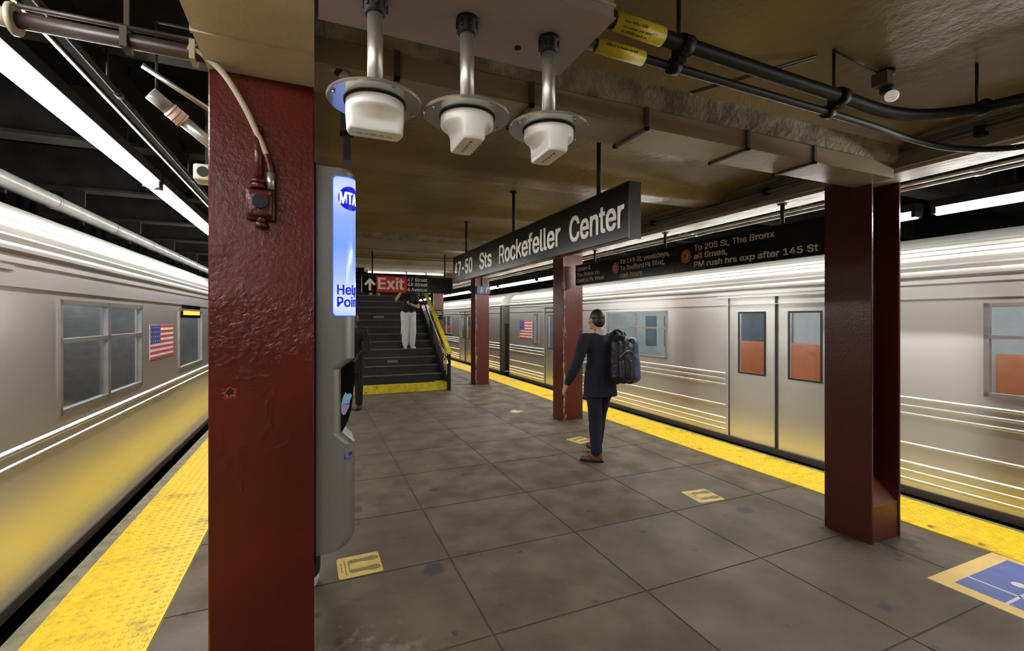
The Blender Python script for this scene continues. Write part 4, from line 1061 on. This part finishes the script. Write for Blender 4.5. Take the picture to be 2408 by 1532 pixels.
    # doors: two leaves each with its window
    for a, b in doors:
        m_ = (a + b) / 2
        for c, d_ in ((a, m_), (m_, b)):
            g = MB(); xs = sorted((X(.015), X(.045))); p0, p1 = c + .17, d_ - .17
            for q in ((c + .006, p0, dz0, dz1), (p1, d_ - .006, dz0, dz1), (p0, p1, dz0, .95), (p0, p1, 1.72, dz1)): g.box(xs[0], xs[1], *q)
            lf = g.build('door_leaf', 'steel_door', t)
            xs = sorted((X(.024), X(.03)))
            MB().box(xs[0], xs[1], p0 - .01, p1 + .01, .94, 1.73).build('door_pane', 'car_glass', lf)
            g = MB(); xs = sorted((X(.008), X(.016)))
            for q in ((p0 - .022, p0, .93, 1.74), (p1, p1 + .022, .93, 1.74), (p0, p1, .93, .952), (p0, p1, 1.718, 1.74)): g.box(xs[0], xs[1], *q)
            g.build('pane_gasket', 'rubber', lf)
        g = MB(); xs = sorted((X(-.008), X(.05))); g.box(xs[0], xs[1], m_ - .008, m_ + .008, dz0, dz1); g.build('door_seal', 'rubber', t)
        g = MB(); xs = sorted((X(-.01), X(.012))); g.box(xs[0], xs[1], a - .2, b + .2, 1.925, 1.95); g.box(xs[0], xs[1], a - .025, a, dz0, dz1); g.box(xs[0], xs[1], b, b + .025, dz0, dz1); g.build('door_frame', 'steel', t)
    # inside
    xs = sorted((X(.3), X(2.7))); g = MB(); g.box(xs[0], xs[1], y0 + .1, y1 - .1, 2.1, 2.13); g.build('inner_ceiling', 'car_inside', t)
    for s_ in (.85, 2.15):
        g = MB(); xs = sorted((X(s_ - .07), X(s_ + .07))); g.box(xs[0], xs[1], y0 + .3, y1 - .3, 2.06, 2.1); g.build('inner_light', 'car_light', t)
    for a, b in wins:
        for s_, mm, ex_ in ((.1, 'seat_orange', .25), (2.45, 'seat_orange', 1.0)):
            g = MB(); xs = sorted((X(s_), X(s_ + .46))); g.bevel_box(xs[0], xs[1], a - ex_, b + ex_, .4, .46, .02)
            xs = sorted((X(s_ if s_ < 1 else s_ + .4), X(s_ + .07 if s_ < 1 else s_ + .47))); g.bevel_box(xs[0], xs[1], a - ex_, b + ex_, .46, .88 if s_ < 1 else 1.2, .02)
            xs = sorted((X(s_ + .05), X(s_ + .4))); g.box(xs[0], xs[1], a - .2, b + .2, 0, .4)
            g.build('seat_bench', mm, t)
        g = MB(); xs = sorted((X(2.93), X(2.955))); g.box(xs[0], xs[1], a, b, wz0, wz1); g.build('far_window', 'far_glass', t)
        g = MB(); g.tube([(X(.62), a - .25, 0), (X(.62), a - .25, 2.1)], .017, 8); g.tube([(X(2.38), b + .25, 0), (X(2.38), b + .25, 2.1)], .017, 8); g.tube([(X(.55), a, 1.93), (X(.55), b, 1.93)], .014, 8); g.build('grab_pole', 'chrome', t)
        if a > 3 and side > 0:
            pass
    for a, b in doors:
        g = MB(); xs = sorted((X(2.93), X(2.955))); g.box(xs[0], xs[1], a + .15, (a + b) / 2 - .15, .95, 1.72); g.box(xs[0], xs[1], (a + b) / 2 + .15, b - .15, .95, 1.72); g.build('far_window', 'far_glass', t)
    if flag:
        fa, fb, fz0, fz1 = flag; fh = (fz1 - fz0)
        g = MB(); xs = sorted((X(-.003), X(.001)))
        g.box(xs[0], xs[1], fa, fb, fz0, fz1); f = g.build('flag_decal', 'flag_white', t)
        g = MB(); xs2 = sorted((X(-.0045), X(-.003)))
        cf = fb if side > 0 else fa    # canton towards the train's rear on one side
        for k in range(0, 13, 2): g.box(xs2[0], xs2[1], fa, fb, fz0 + fh * k / 13, fz0 + fh * (k + 1) / 13)
        g.build('stripe', 'flag_red', f)
        g = MB(); xs3 = sorted((X(-.006), X(-.0045)))
        L_ = (fb - fa) * .4
        ca, cb = (fb - L_, fb) if side > 0 else (fa, fa + L_)
        g.box(xs3[0], xs3[1], ca, cb, fz0 + fh * 6 / 13, fz1); g.build('canton', 'flag_blue', f)
        g = MB(); xs4 = sorted((X(-.0068), X(-.006)))
        for i in range(5):
            for j in range(4):
                cy = ca + L_ * (i + .5) / 5; cz = fz0 + fh * 6 / 13 + fh * 7 / 13 * (j + .5) / 4; q = fh * .014
                g.box(xs4[0], xs4[1], cy - q, cy + q, cz - q, cz + q)
        g.build('star', 'flag_white', f)
    if led:
        la, lb = led
        g = MB(); xs = sorted((X(-.008), X(.012))); g.box(xs[0], xs[1], la, lb, 1.66, 1.84); f = g.build('route_display', 'black_gloss', t)
        g = MB(); xs = sorted((X(-.012), X(-.008))); g.box(xs[0], xs[1], la + .05, lb - .05, 1.70, 1.755); g.build('display_line', 'route_led', f)
    return t
XR = 5.16
DR = [3.2 - 10.86, 3.2 - 5.43, 3.2, 8.63]; DR = [(a, a + 1.4) for a in DR]
WR = [(.35 + 5.43 * k, 2.0 + 5.43 * k) for k in (-2, -1, 0, 1)]
WR = [(a, b) for a, b in WR if a > -9]
c1 = train_car('subway_car', 'fluted stainless steel car of the right train, nearest, passing the platform', XR, 1, -10.5, 12.25, DR, WR, [(10.35, 10.62)], True, 'cars of the right train', flag=(10.75, 11.5, 1.12, 1.6))
o = copy_tree(c1); o.location.y += 23.45; o['label'] = 'next fluted stainless steel car of the right train, beyond the dark gap'
# gap between the cars: coupler platform and bellows
t = thing('car_coupling', 'dark folding gate and coupler between two cars of the right train', 'coupling', (XR + 1.5, 12.6, -1))
for k in range(5):
    g = MB(); g.box(XR + .12 + .01 * (k % 2), XR + .2, 12.27 + .13 * k, 12.35 + .13 * k, .1, 1.5); g.build('gate_leaf', 'dark_metal', t)
MB().box(XR + .1, XR + 2.9, 12.27, 12.93, -.4, -.2).build('step_plate', 'steel_dull', t)
MB().box(XR + .9, XR + 2.1, 12.27, 12.93, -.05, 2.1).build('bellows', 'rubber', t)
XL = -1.56
WL = [(4.05 - 4.9, 5.6 - 4.9 - .4), (4.15, 5.55)]
train_car('subway_car', 'smooth stainless steel car of the left train passing the yellow strip', XL, -1, -9.6, 9.2, [(-4.6, -3.2), (1.9, 3.3)], [(-2.4, -.8), (4.0, 5.6)], [(6.95, 8.25)], False, 'cars of the left train', flag=(5.85, 6.7, 1.22, 1.58), led=(7.1, 8.1))
o = copy_tree(D.objects['subway_car.002'] if D.objects.get('subway_car.002') else c1); o.location.y += 19.5; o['label'] = 'next stainless steel car of the left train, hidden behind the foreground column'

# ------------------------------------------------------------------ people
class Blob:
    """tapered capsules and ellipsoids melted into one skin"""
    def __init__(s, M): s.g = MB(); s.M = M
    def cap(s, a, b, ra, rb=None, sq=None, n=14):
        rb = ra if rb is None else rb
        a, b = Vector(a), Vector(b); d = b - a; L = max(d.length, 1e-5); d.normalize()
        u = Vector((1, 0, 0)) - d * d.x
        u = u.normalized() if u.length > .2 else d.orthogonal().normalized()
        w_ = d.cross(u); rings = []
        for k in range(6): th = PI / 2 * k / 5; rings.append((a - d * ra * math.cos(th), max(ra * math.sin(th), 1e-4)))
        for k in range(6): th = PI / 2 * k / 5; rings.append((b + d * rb * math.sin(th), max(rb * math.cos(th), 1e-4)))
        sx, sy = sq or (1, 1)
        vs = [s.M @ (c + u * (r * sx * math.cos(2 * PI * k / n)) + w_ * (r * sy * math.sin(2 * PI * k / n))) for c, r in rings for k in range(n)]
        m = len(rings)
        s.g.add(vs, [(i * n + k, i * n + (k + 1) % n, (i + 1) * n + (k + 1) % n, (i + 1) * n + k) for i in range(m - 1) for k in range(n)] + [tuple(range(n - 1, -1, -1)), tuple(range((m - 1) * n, m * n))])
        return s
    def chain(s, pts, rs, sq=None):
        for i in range(len(pts) - 1): s.cap(pts[i], pts[i + 1], rs[i], rs[i + 1], sq)
        return s
    def ell(s, c, r, rot=None):
        t_ = MB().ell((0, 0, 0), r, 10); R = (rot or Matrix()).to_3x3() if rot else Matrix.Identity(3)
        s.g.add([s.M @ (R @ Vector(v) + Vector(c)) for v in t_.v], t_.f); return s
    def build(s, name, m, parent, voxel=.009, smooth=3, wrinkle=0, wscale=9, cut=None):
        me = D.meshes.new('tmp'); me.from_pydata(s.g.v, [], s.g.f)
        bm = bmesh.new(); bm.from_mesh(me); bmesh.ops.remove_doubles(bm, verts=bm.verts, dist=1e-6); bmesh.ops.recalc_face_normals(bm, faces=bm.faces); bm.to_mesh(me); bm.free()
        ob = D.objects.new('tmp', me)
        r = ob.modifiers.new('r', 'REMESH'); r.mode = 'VOXEL'; r.voxel_size = voxel
        if smooth:
            q = ob.modifiers.new('s', 'SMOOTH'); q.factor = .5; q.iterations = smooth
        m2 = bake(ob)
        D.objects.remove(ob); D.meshes.remove(me)
        org = ORG.get(parent.name, Vector()) if parent else Vector()
        if wrinkle:
            nrm = [v.normal.copy() for v in m2.vertices]
            for v, vn in zip(m2.vertices, nrm):
                p = v.co.copy(); a = mnoise.noise((p.x * wscale, p.y * wscale, p.z * wscale * .7)) + .5 * mnoise.noise((p.x * wscale * 2.3, p.y * wscale * 2.3, p.z * wscale * 3))
                v.co = p + vn * a * wrinkle
        if cut:
            bm = bmesh.new(); bm.from_mesh(m2)
            bad = [v for v in bm.verts if cut(s.M.inverted() @ v.co)]
            bmesh.ops.delete(bm, geom=bad, context='VERTS'); bm.to_mesh(m2); bm.free()
        for v in m2.vertices: v.co = v.co - org
        m2.name = name
        m2.materials.clear(); m2.materials.append(MATS[m])
        for p in m2.polygons: p.use_smooth = True
        o = D.objects.new(name, m2); COL.objects.link(o); o.parent = parent; ORG[o.name] = org
        return o
V = Vector
def hand(B, wrist, elbow, side, grip=.5, palm=None):
    """palm, four unequal fingers with a knuckle bend, a thumb from the side"""
    wr, el = V(wrist), V(elbow); d = (wr - el).normalized()
    across = V((0, 1, 0)) - d * d.y
    across = across.normalized() if across.length > .3 else V((0, 0, 1))       # thumb side: forwards
    nrm = d.cross(across).normalized() * side                                   # palm faces the body
    if palm is not None: nrm = V(palm)
    pc = wr + d * .05
    B.cap(wr, wr + d * .03, .024, .026); B.cap(wr + d * .03 - across * .02, wr + d * .085 - across * .024, .017, .014)
    B.cap(wr + d * .03 + across * .02, wr + d * .085 + across * .024, .017, .014); B.cap(wr + d * .03, wr + d * .085, .018, .014)
    for i, (off, L) in enumerate(((.031, .07), (.0105, .078), (-.0105, .072), (-.031, .056))):
        b0 = wr + d * .085 + across * off
        d1 = (d * math.cos(grip * .6) + nrm * math.sin(grip * .6)).normalized(); b1 = b0 + d1 * L * .5
        d2 = (d * math.cos(grip * 1.7) + nrm * math.sin(grip * 1.7)).normalized(); b2 = b1 + d2 * L * .32
        d3 = (d * math.cos(grip * 2.4) + nrm * math.sin(grip * 2.4)).normalized(); b3 = b2 + d3 * L * .22
        B.cap(b0, b1, .0095, .0088).cap(b1, b2, .0088, .008).cap(b2, b3, .008, .007)
    t0 = wr + d * .025 + across * .024; t1 = t0 + (d * .6 + across * .7 + nrm * .25).normalized() * .04; t2 = t1 + (d * .9 + across * .25 + nrm * .35).normalized() * .032
    B.cap(t0, t1, .0125, .0105).cap(t1, t2, .0105, .0085)

def person(label, loc, yaw, h, P, skin, top, legs, shoe, hair_m='hair', sleeves='long', top_name='jacket', leg_name='trousers', wide=1.0, hair_long=False, collar=None, voxel=.0075, hem=.5, boots=False, vis='full'):
    """local frame: +y the way the person faces, +x the person's right. P overrides joints"""
    s = h / 1.75
    J = dict(pelvis=(0, 0, .95), waist=(0, .0, 1.08), chest=(0, .0, 1.3), neck=(0, -.01, 1.48), head=(0, .02, 1.63),
             shR=(.185, -.01, 1.42), shL=(-.185, -.01, 1.42), elR=(.25, -.03, 1.13), elL=(-.25, -.03, 1.13), wrR=(.24, .06, .89), wrL=(-.24, .06, .89),
             hipR=(.095, 0, .93), hipL=(-.095, 0, .93), knR=(.1, .02, .5), knL=(-.1, .02, .5), anR=(.1, -.01, .085), anL=(-.1, -.01, .085), toeR=0.0, toeL=0.0, gripR=.4, gripL=.4, headyaw=0.0)
    J.update(P)
    j = {k: (V(v) * s if isinstance(v, tuple) else v) for k, v in J.items()}
    M = Matrix.Translation(loc) @ Matrix.Rotation(yaw, 4, 'Z')
    t = thing('person', label, 'person', loc)
    B = Blob(M)
    # trunk
    B.cap(j['pelvis'] + V((-.06, 0, 0)) * s, j['pelvis'] + V((.06, 0, 0)) * s, .1 * s, sq=(.9, .9)); B.chain([j['pelvis'], j['waist'], j['chest']], [.095 * s, .1 * s, .125 * s])
    B.cap(j['chest'] + V((-.08, 0, .05)) * s, j['chest'] + V((.08, 0, .05)) * s, .1 * s); B.cap(j['shL'] * .8 + j['neck'] * .2, j['shR'] * .8 + j['neck'] * .2, .06 * s)
    B.cap(j['neck'] - V((0, 0, .04)), j['head'] - V((0, .02, .06)) * s, .058 * s, .052 * s)
    HR = Matrix.Rotation(J['headyaw'], 4, 'Z'); H = j['head']
    hp = lambda a: H + (HR.to_3x3() @ V(a)) * s
    B.ell(hp((0, -.012, .02)), (.074 * s, .092 * s, .098 * s), HR); B.ell(hp((0, .022, -.045)), (.058 * s, .066 * s, .072 * s), HR); B.cap(hp((-.018, .062, -.088)), hp((.018, .062, -.088)), .021 * s)
    B.cap(hp((0, .078, .02)), hp((0, .098, -.022)), .010 * s, .014 * s); B.cap(hp((-.035, .07, .03)), hp((.035, .07, .03)), .014 * s)
    B.cap(hp((-.014, .083, -.055)), hp((.014, .083, -.055)), .009 * s)
    for q in (-1, 1): B.ell(hp((q * .077, -.008, -.008)), (.011 * s, .02 * s, .032 * s), HR); B.ell(hp((q * .04, .055, -.03)), (.024 * s, .025 * s, .025 * s), HR)
    for q, S in ((1, 'R'), (-1, 'L')):
        B.chain([j['sh' + S], j['el' + S], j['wr' + S]], [.052 * s, .042 * s, .029 * s]); B.ell(j['sh' + S], (.062 * s,) * 3)
        mid = j['el' + S].lerp(j['wr' + S], .25); B.ell(mid, (.043 * s,) * 3)
        hand(B, j['wr' + S], j['el' + S], -q, J['grip' + S])
        B.chain([j['hip' + S], j['kn' + S], j['an' + S]], [.088 * s, .056 * s, .038 * s]); B.ell(j['kn' + S].lerp(j['an' + S], .27) + V((0, -.015, 0)), (.054 * s, .056 * s, .09 * s))
        fd = V((math.sin(-J['toe' + S]), math.cos(J['toe' + S]), 0)); a = j['an' + S]
        B.cap(a + V((0, 0, -.03)) - fd * .03, a + fd * .13 * s + V((0, 0, -.05)), .036 * s, .03 * s)
    B.build('body', skin, t, voxel, 2)
    # eyes, lips
    for q in (-1, 1):
        g = MB().ell((0, 0, 0), (.0125 * s,) * 3, 8); c = hp((q * .032, .070, .004)); g.v = [tuple(M @ (V(v) + c)) for v in g.v]; g.build('eye', 'eye_white', t)
    # hair
    HB = Blob(M); HB.ell(hp((0, -.022, .034)), (.081 * s, .094 * s, .096 * s), HR); HB.ell(hp((0, -.05, -.01)), (.074 * s, .066 * s, .085 * s), HR)
    if hair_long:
        for q in (-1, 1): HB.chain([hp((q * .07, -.02, .03)), hp((q * .085, -.02, -.1)), hp((q * .09, .02, -.24))], [.03, .032, .02])
        HB.chain([hp((0, -.07, 0)), hp((0, -.09, -.15))], [.06, .05])
        HB.build('hair', hair_m, t, .009, 3, .003, 40)
    else:
        HB.build('hair', hair_m, t, .007, 2, .002, 60, cut=lambda p: (HR.to_3x3().inverted() @ (p - H)).y > .058 * s and (p - H).z < .085 * s)
    # top
    T = Blob(M); f = 1.0
    hz = hem
    T.chain([j['waist'], j['chest']], [.148 * s, .165 * s]); T.cap(j['chest'] + V((-.085, 0, .04)) * s, j['chest'] + V((.085, 0, .04)) * s, .117 * s)
    T.cap(j['shL'] * .92 + j['neck'] * .08, j['shR'] * .92 + j['neck'] * .08, .07 * s); T.cap(j['chest'] + V((0, 0, .1)), j['neck'] - V((0, 0, .03)) * s, .09 * s, .066 * s)
    T.cap(j['waist'] + V((-.06, 0, 0)) * s, j['waist'] + V((.06, 0, 0)) * s, .118 * s); T.cap(j['pelvis'] + V((-.07, 0, .03)) * s, j['pelvis'] + V((.07, 0, .03)) * s, .118 * s)
    if hem > .55:
        zz = (hem - .06) * s
        for q in (-1, 0, 1): T.cap(j['pelvis'] + V((q * .065, 0, .05)) * s, V((q * .075 * s + j['pelvis'].x, j['pelvis'].y, zz)), (.125 if q else .135) * s, (.128 if q else .14) * s)
    for S in 'RL':
        if sleeves == 'long': T.chain([j['sh' + S], j['el' + S], j['wr' + S] - (j['wr' + S] - j['el' + S]).normalized() * .015], [.075 * s, .06 * s, .045 * s])
        else: T.chain([j['sh' + S], j['sh' + S].lerp(j['el' + S], .6)], [.075 * s, .066 * s])
    T.build(top_name, top, t, .009, 3, .006, cut=(lambda p: p.z < hem * s and abs(p.x) < .235 * s and abs(p.y) < .3) if hem > .55 else None)
    if collar:
        g = MB(); a = j['neck'] + V((0, 0, .0)); 
        C_ = Blob(M); C_.cap(a + V((0, 0, -.01)), a + V((0, .008, .035)) * 1, .067 * s, .064 * s); C_.build('shirt_collar', collar, t, .008, 1, cut=lambda p: p.z > (a.z + .058))
    # trousers
    Tr = Blob(M); Tr.cap(j['pelvis'] + V((-.055, 0, 0)) * s, j['pelvis'] + V((.055, 0, 0)) * s, .116 * s); Tr.cap(j['pelvis'], j['waist'] - V((0, 0, .05)), .118 * s, .118 * s)
    for S in 'RL':
        ank = j['an' + S] + V((0, 0, .0)) ; dirn = (j['kn' + S] - j['an' + S]).normalized()
        Tr.chain([j['hip' + S], j['kn' + S], ank + dirn * .03], [.103 * s * min(wide, 1.1), .078 * s * wide, .064 * s * wide])
    tr = Tr.build(leg_name, legs, t, .009, 3, .006, 8)
    for S in 'RL':
        fd = V((math.sin(-J['toe' + S]), math.cos(J['toe' + S]), 0)); a = j['an' + S]; SB = Blob(M); sd = V((fd.y, -fd.x, 0))
        pit = V((0, 0, J.get('pitch' + S, 0.0)))
        SB.cap(a + V((0, 0, .0)) - fd * .025, a - V((0, 0, .045)) - fd * .02, .044 * s, .04 * s); SB.cap(a - V((0, 0, .04)) - fd * .03, a - V((0, 0, .052)) + fd * .155 * s + pit, .042 * s, .03 * s)
        SB.cap(a - V((0, 0, .05)) + fd * .08 * s - sd * .014 + pit * .6, a - V((0, 0, .052)) + fd * .15 * s + pit, .034 * s, .03 * s); SB.cap(a - V((0, 0, .01)) + fd * .01, a - V((0, 0, .045)) + fd * .1 * s + pit * .6, .038 * s, .028 * s)
        zmin = a.z - .083
        o = SB.build('shoe', shoe, t, .006, 2)
        sole_b = MB(); sole_pts = []
        for k in range(20):
            an = 2 * PI * k / 20; r = math.cos(an) * .14; wd = math.sin(an) * (.042 if math.cos(an) > 0 else .036)
            sole_pts.append(a + fd * (.055 + r) * s + sd * wd * s + V((0, 0, -.083)) + pit * max(0, .35 + math.cos(an) * .7))
        n = 20; vs = [M @ p for p in sole_pts] + [M @ (p + V((0, 0, .016))) for p in sole_pts]
        sole_b.add(vs, [(i, (i + 1) % n, n + (i + 1) % n, n + i) for i in range(n)] + [tuple(range(n - 1, -1, -1)), tuple(range(n, 2 * n))]); sole_b.build('sole', 'black' if shoe != 'shoe_white' else 'shoe_white', o)
    return t, M, j

walker, WM, wj = person('man in a navy suit walking away along the platform with a backpack', (3.05, 4.52, 0), math.radians(-8), 1.75,
    dict(hipL=(-.085, 0, .93), knL=(-.065, .0, .5), anL=(-.06, -.02, .085), toeL=1.0, knR=(.1, .2, .54), anR=(.08, .25, .12), toeR=.3, pitchR=.02,
         elL=(-.31, -.05, 1.15), wrL=(-.41, .0, .915), shL=(-.2, -.01, 1.41), elR=(.27, .04, 1.15), wrR=(.2, .24, 1.12), gripR=1.1, head=(-.03, .05, 1.635), headyaw=.3),
    'skin', 'suit_navy', 'trouser_navy', 'leather', collar='cloth_shirt', hem=.76)
t = thing('backpack', 'black and blue backpack hanging off the right shoulder of the walking man', 'backpack', tuple(WM @ V((.2, -.17, .9))))
B = Blob(WM); B.cap((.1, -.2, 1.0), (.1, -.2, 1.36), .085, .075).cap((.26, -.19, .99), (.25, -.18, 1.33), .085, .07); B.cap((.18, -.22, 1.0), (.17, -.2, 1.4), .085, .07); B.build('main_compartment', 'bag_black', t, .01, 3, .006, 12)
B = Blob(WM); B.cap((.315, -.19, 1.0), (.31, -.17, 1.37), .085, .07).cap((.36, -.13, 1.03), (.34, -.09, 1.34), .07, .055); B.build('side_pocket', 'bag_blue', t, .01, 3, .008, 14)
B = Blob(WM); B.cap((.12, -.285, 1.0), (.12, -.275, 1.17), .035, .03).cap((.22, -.285, 1.0), (.22, -.275, 1.17), .035, .03); B.build('front_pocket', 'bag_black', t, .008, 2, .003, 14)
g = MB(); g.tube([WM @ p for p in bez([(.2, -.2, 1.4), (.2, -.13, 1.49), (.19, .0, 1.51), (.19, .12, 1.42), (.2, .16, 1.25), (.22, .1, 1.08), (.24, -.08, 1.0)], 8)], .016, 8); g.build('shoulder_strap', 'bag_black', t)
g = MB(); g.tube([WM @ p for p in bez([(.14, -.22, 1.43), (.16, -.22, 1.49), (.2, -.2, 1.49), (.22, -.2, 1.43)], 6)], .009, 8); g.build('top_handle', 'bag_black', t)
g = MB(); g.tube([WM @ p for p in bez([(.09, -.29, 1.22), (.17, -.305, 1.29), (.27, -.26, 1.27), (.33, -.19, 1.18)], 8)], .004, 6); g.build('zip', 'galv', t)

person('woman in black top and pale cargo jeans coming down the stairs', (2.2, 11.84, .9), PI, 1.66,
    dict(elR=(.32, .04, 1.30), wrR=(.2, .16, 1.52), gripR=1.2, elL=(-.26, .05, 1.10), wrL=(-.03, .2, 1.17), gripL=.7, knL=(-.1, .05, .5), anL=(-.1, .02, .085), knR=(.09, .05, .5), anR=(.08, .0, .085), toeL=.25, toeR=-.2),
    'skin', 'cloth_black', 'denim_light', 'shoe_white', sleeves='short', top_name='t_shirt', leg_name='cargo_jeans', wide=1.25, hair_long=True, voxel=.009, hem=.5)
WO = Matrix.Translation((2.2, 11.84, .9)) @ Matrix.Rotation(PI, 4, 'Z')
wom = [o for o in D.objects if o.get('label', '').startswith('woman in black')][0]
for q in (-1, 1):
    B = Blob(WO); B.cap((q * .155, .04, .52), (q * .158, .04, .40), .055, .058, sq=(.6, 1)); B.build('cargo_pocket', 'denim_light', wom, .008, 2)
person('man in a black coat standing beyond the grey intercom cabinet', (.655, 8.86, 0), math.radians(165), 1.75,
    dict(elR=(.27, .05, 1.14), wrR=(.14, .24, .99), elL=(-.27, .05, 1.14), wrL=(-.12, .24, .96), gripR=.8, gripL=.8, headyaw=-.3),
    'skin_dark', 'cloth_black', 'cloth_black', 'black', top_name='coat', voxel=.009, hem=.66)
person('person in pale shoes high on the stairs, the rest behind the exit sign', (1.63, 14.26, RISE * 13), PI, 1.72,
    dict(toeL=.25, toeR=.05), 'skin', 'cloth_black', 'cloth_black', 'shoe_white', voxel=.012)
person('person hidden behind the foreground column, only a white shoe showing', (-.125, 3.12, 0), PI * .92, 1.72,
    dict(toeL=-.3, toeR=.2, wrR=(.16, .15, .95), wrL=(-.16, .15, .95)), 'skin', 'cloth_black', 'cloth_black', 'shoe_white', voxel=.012)
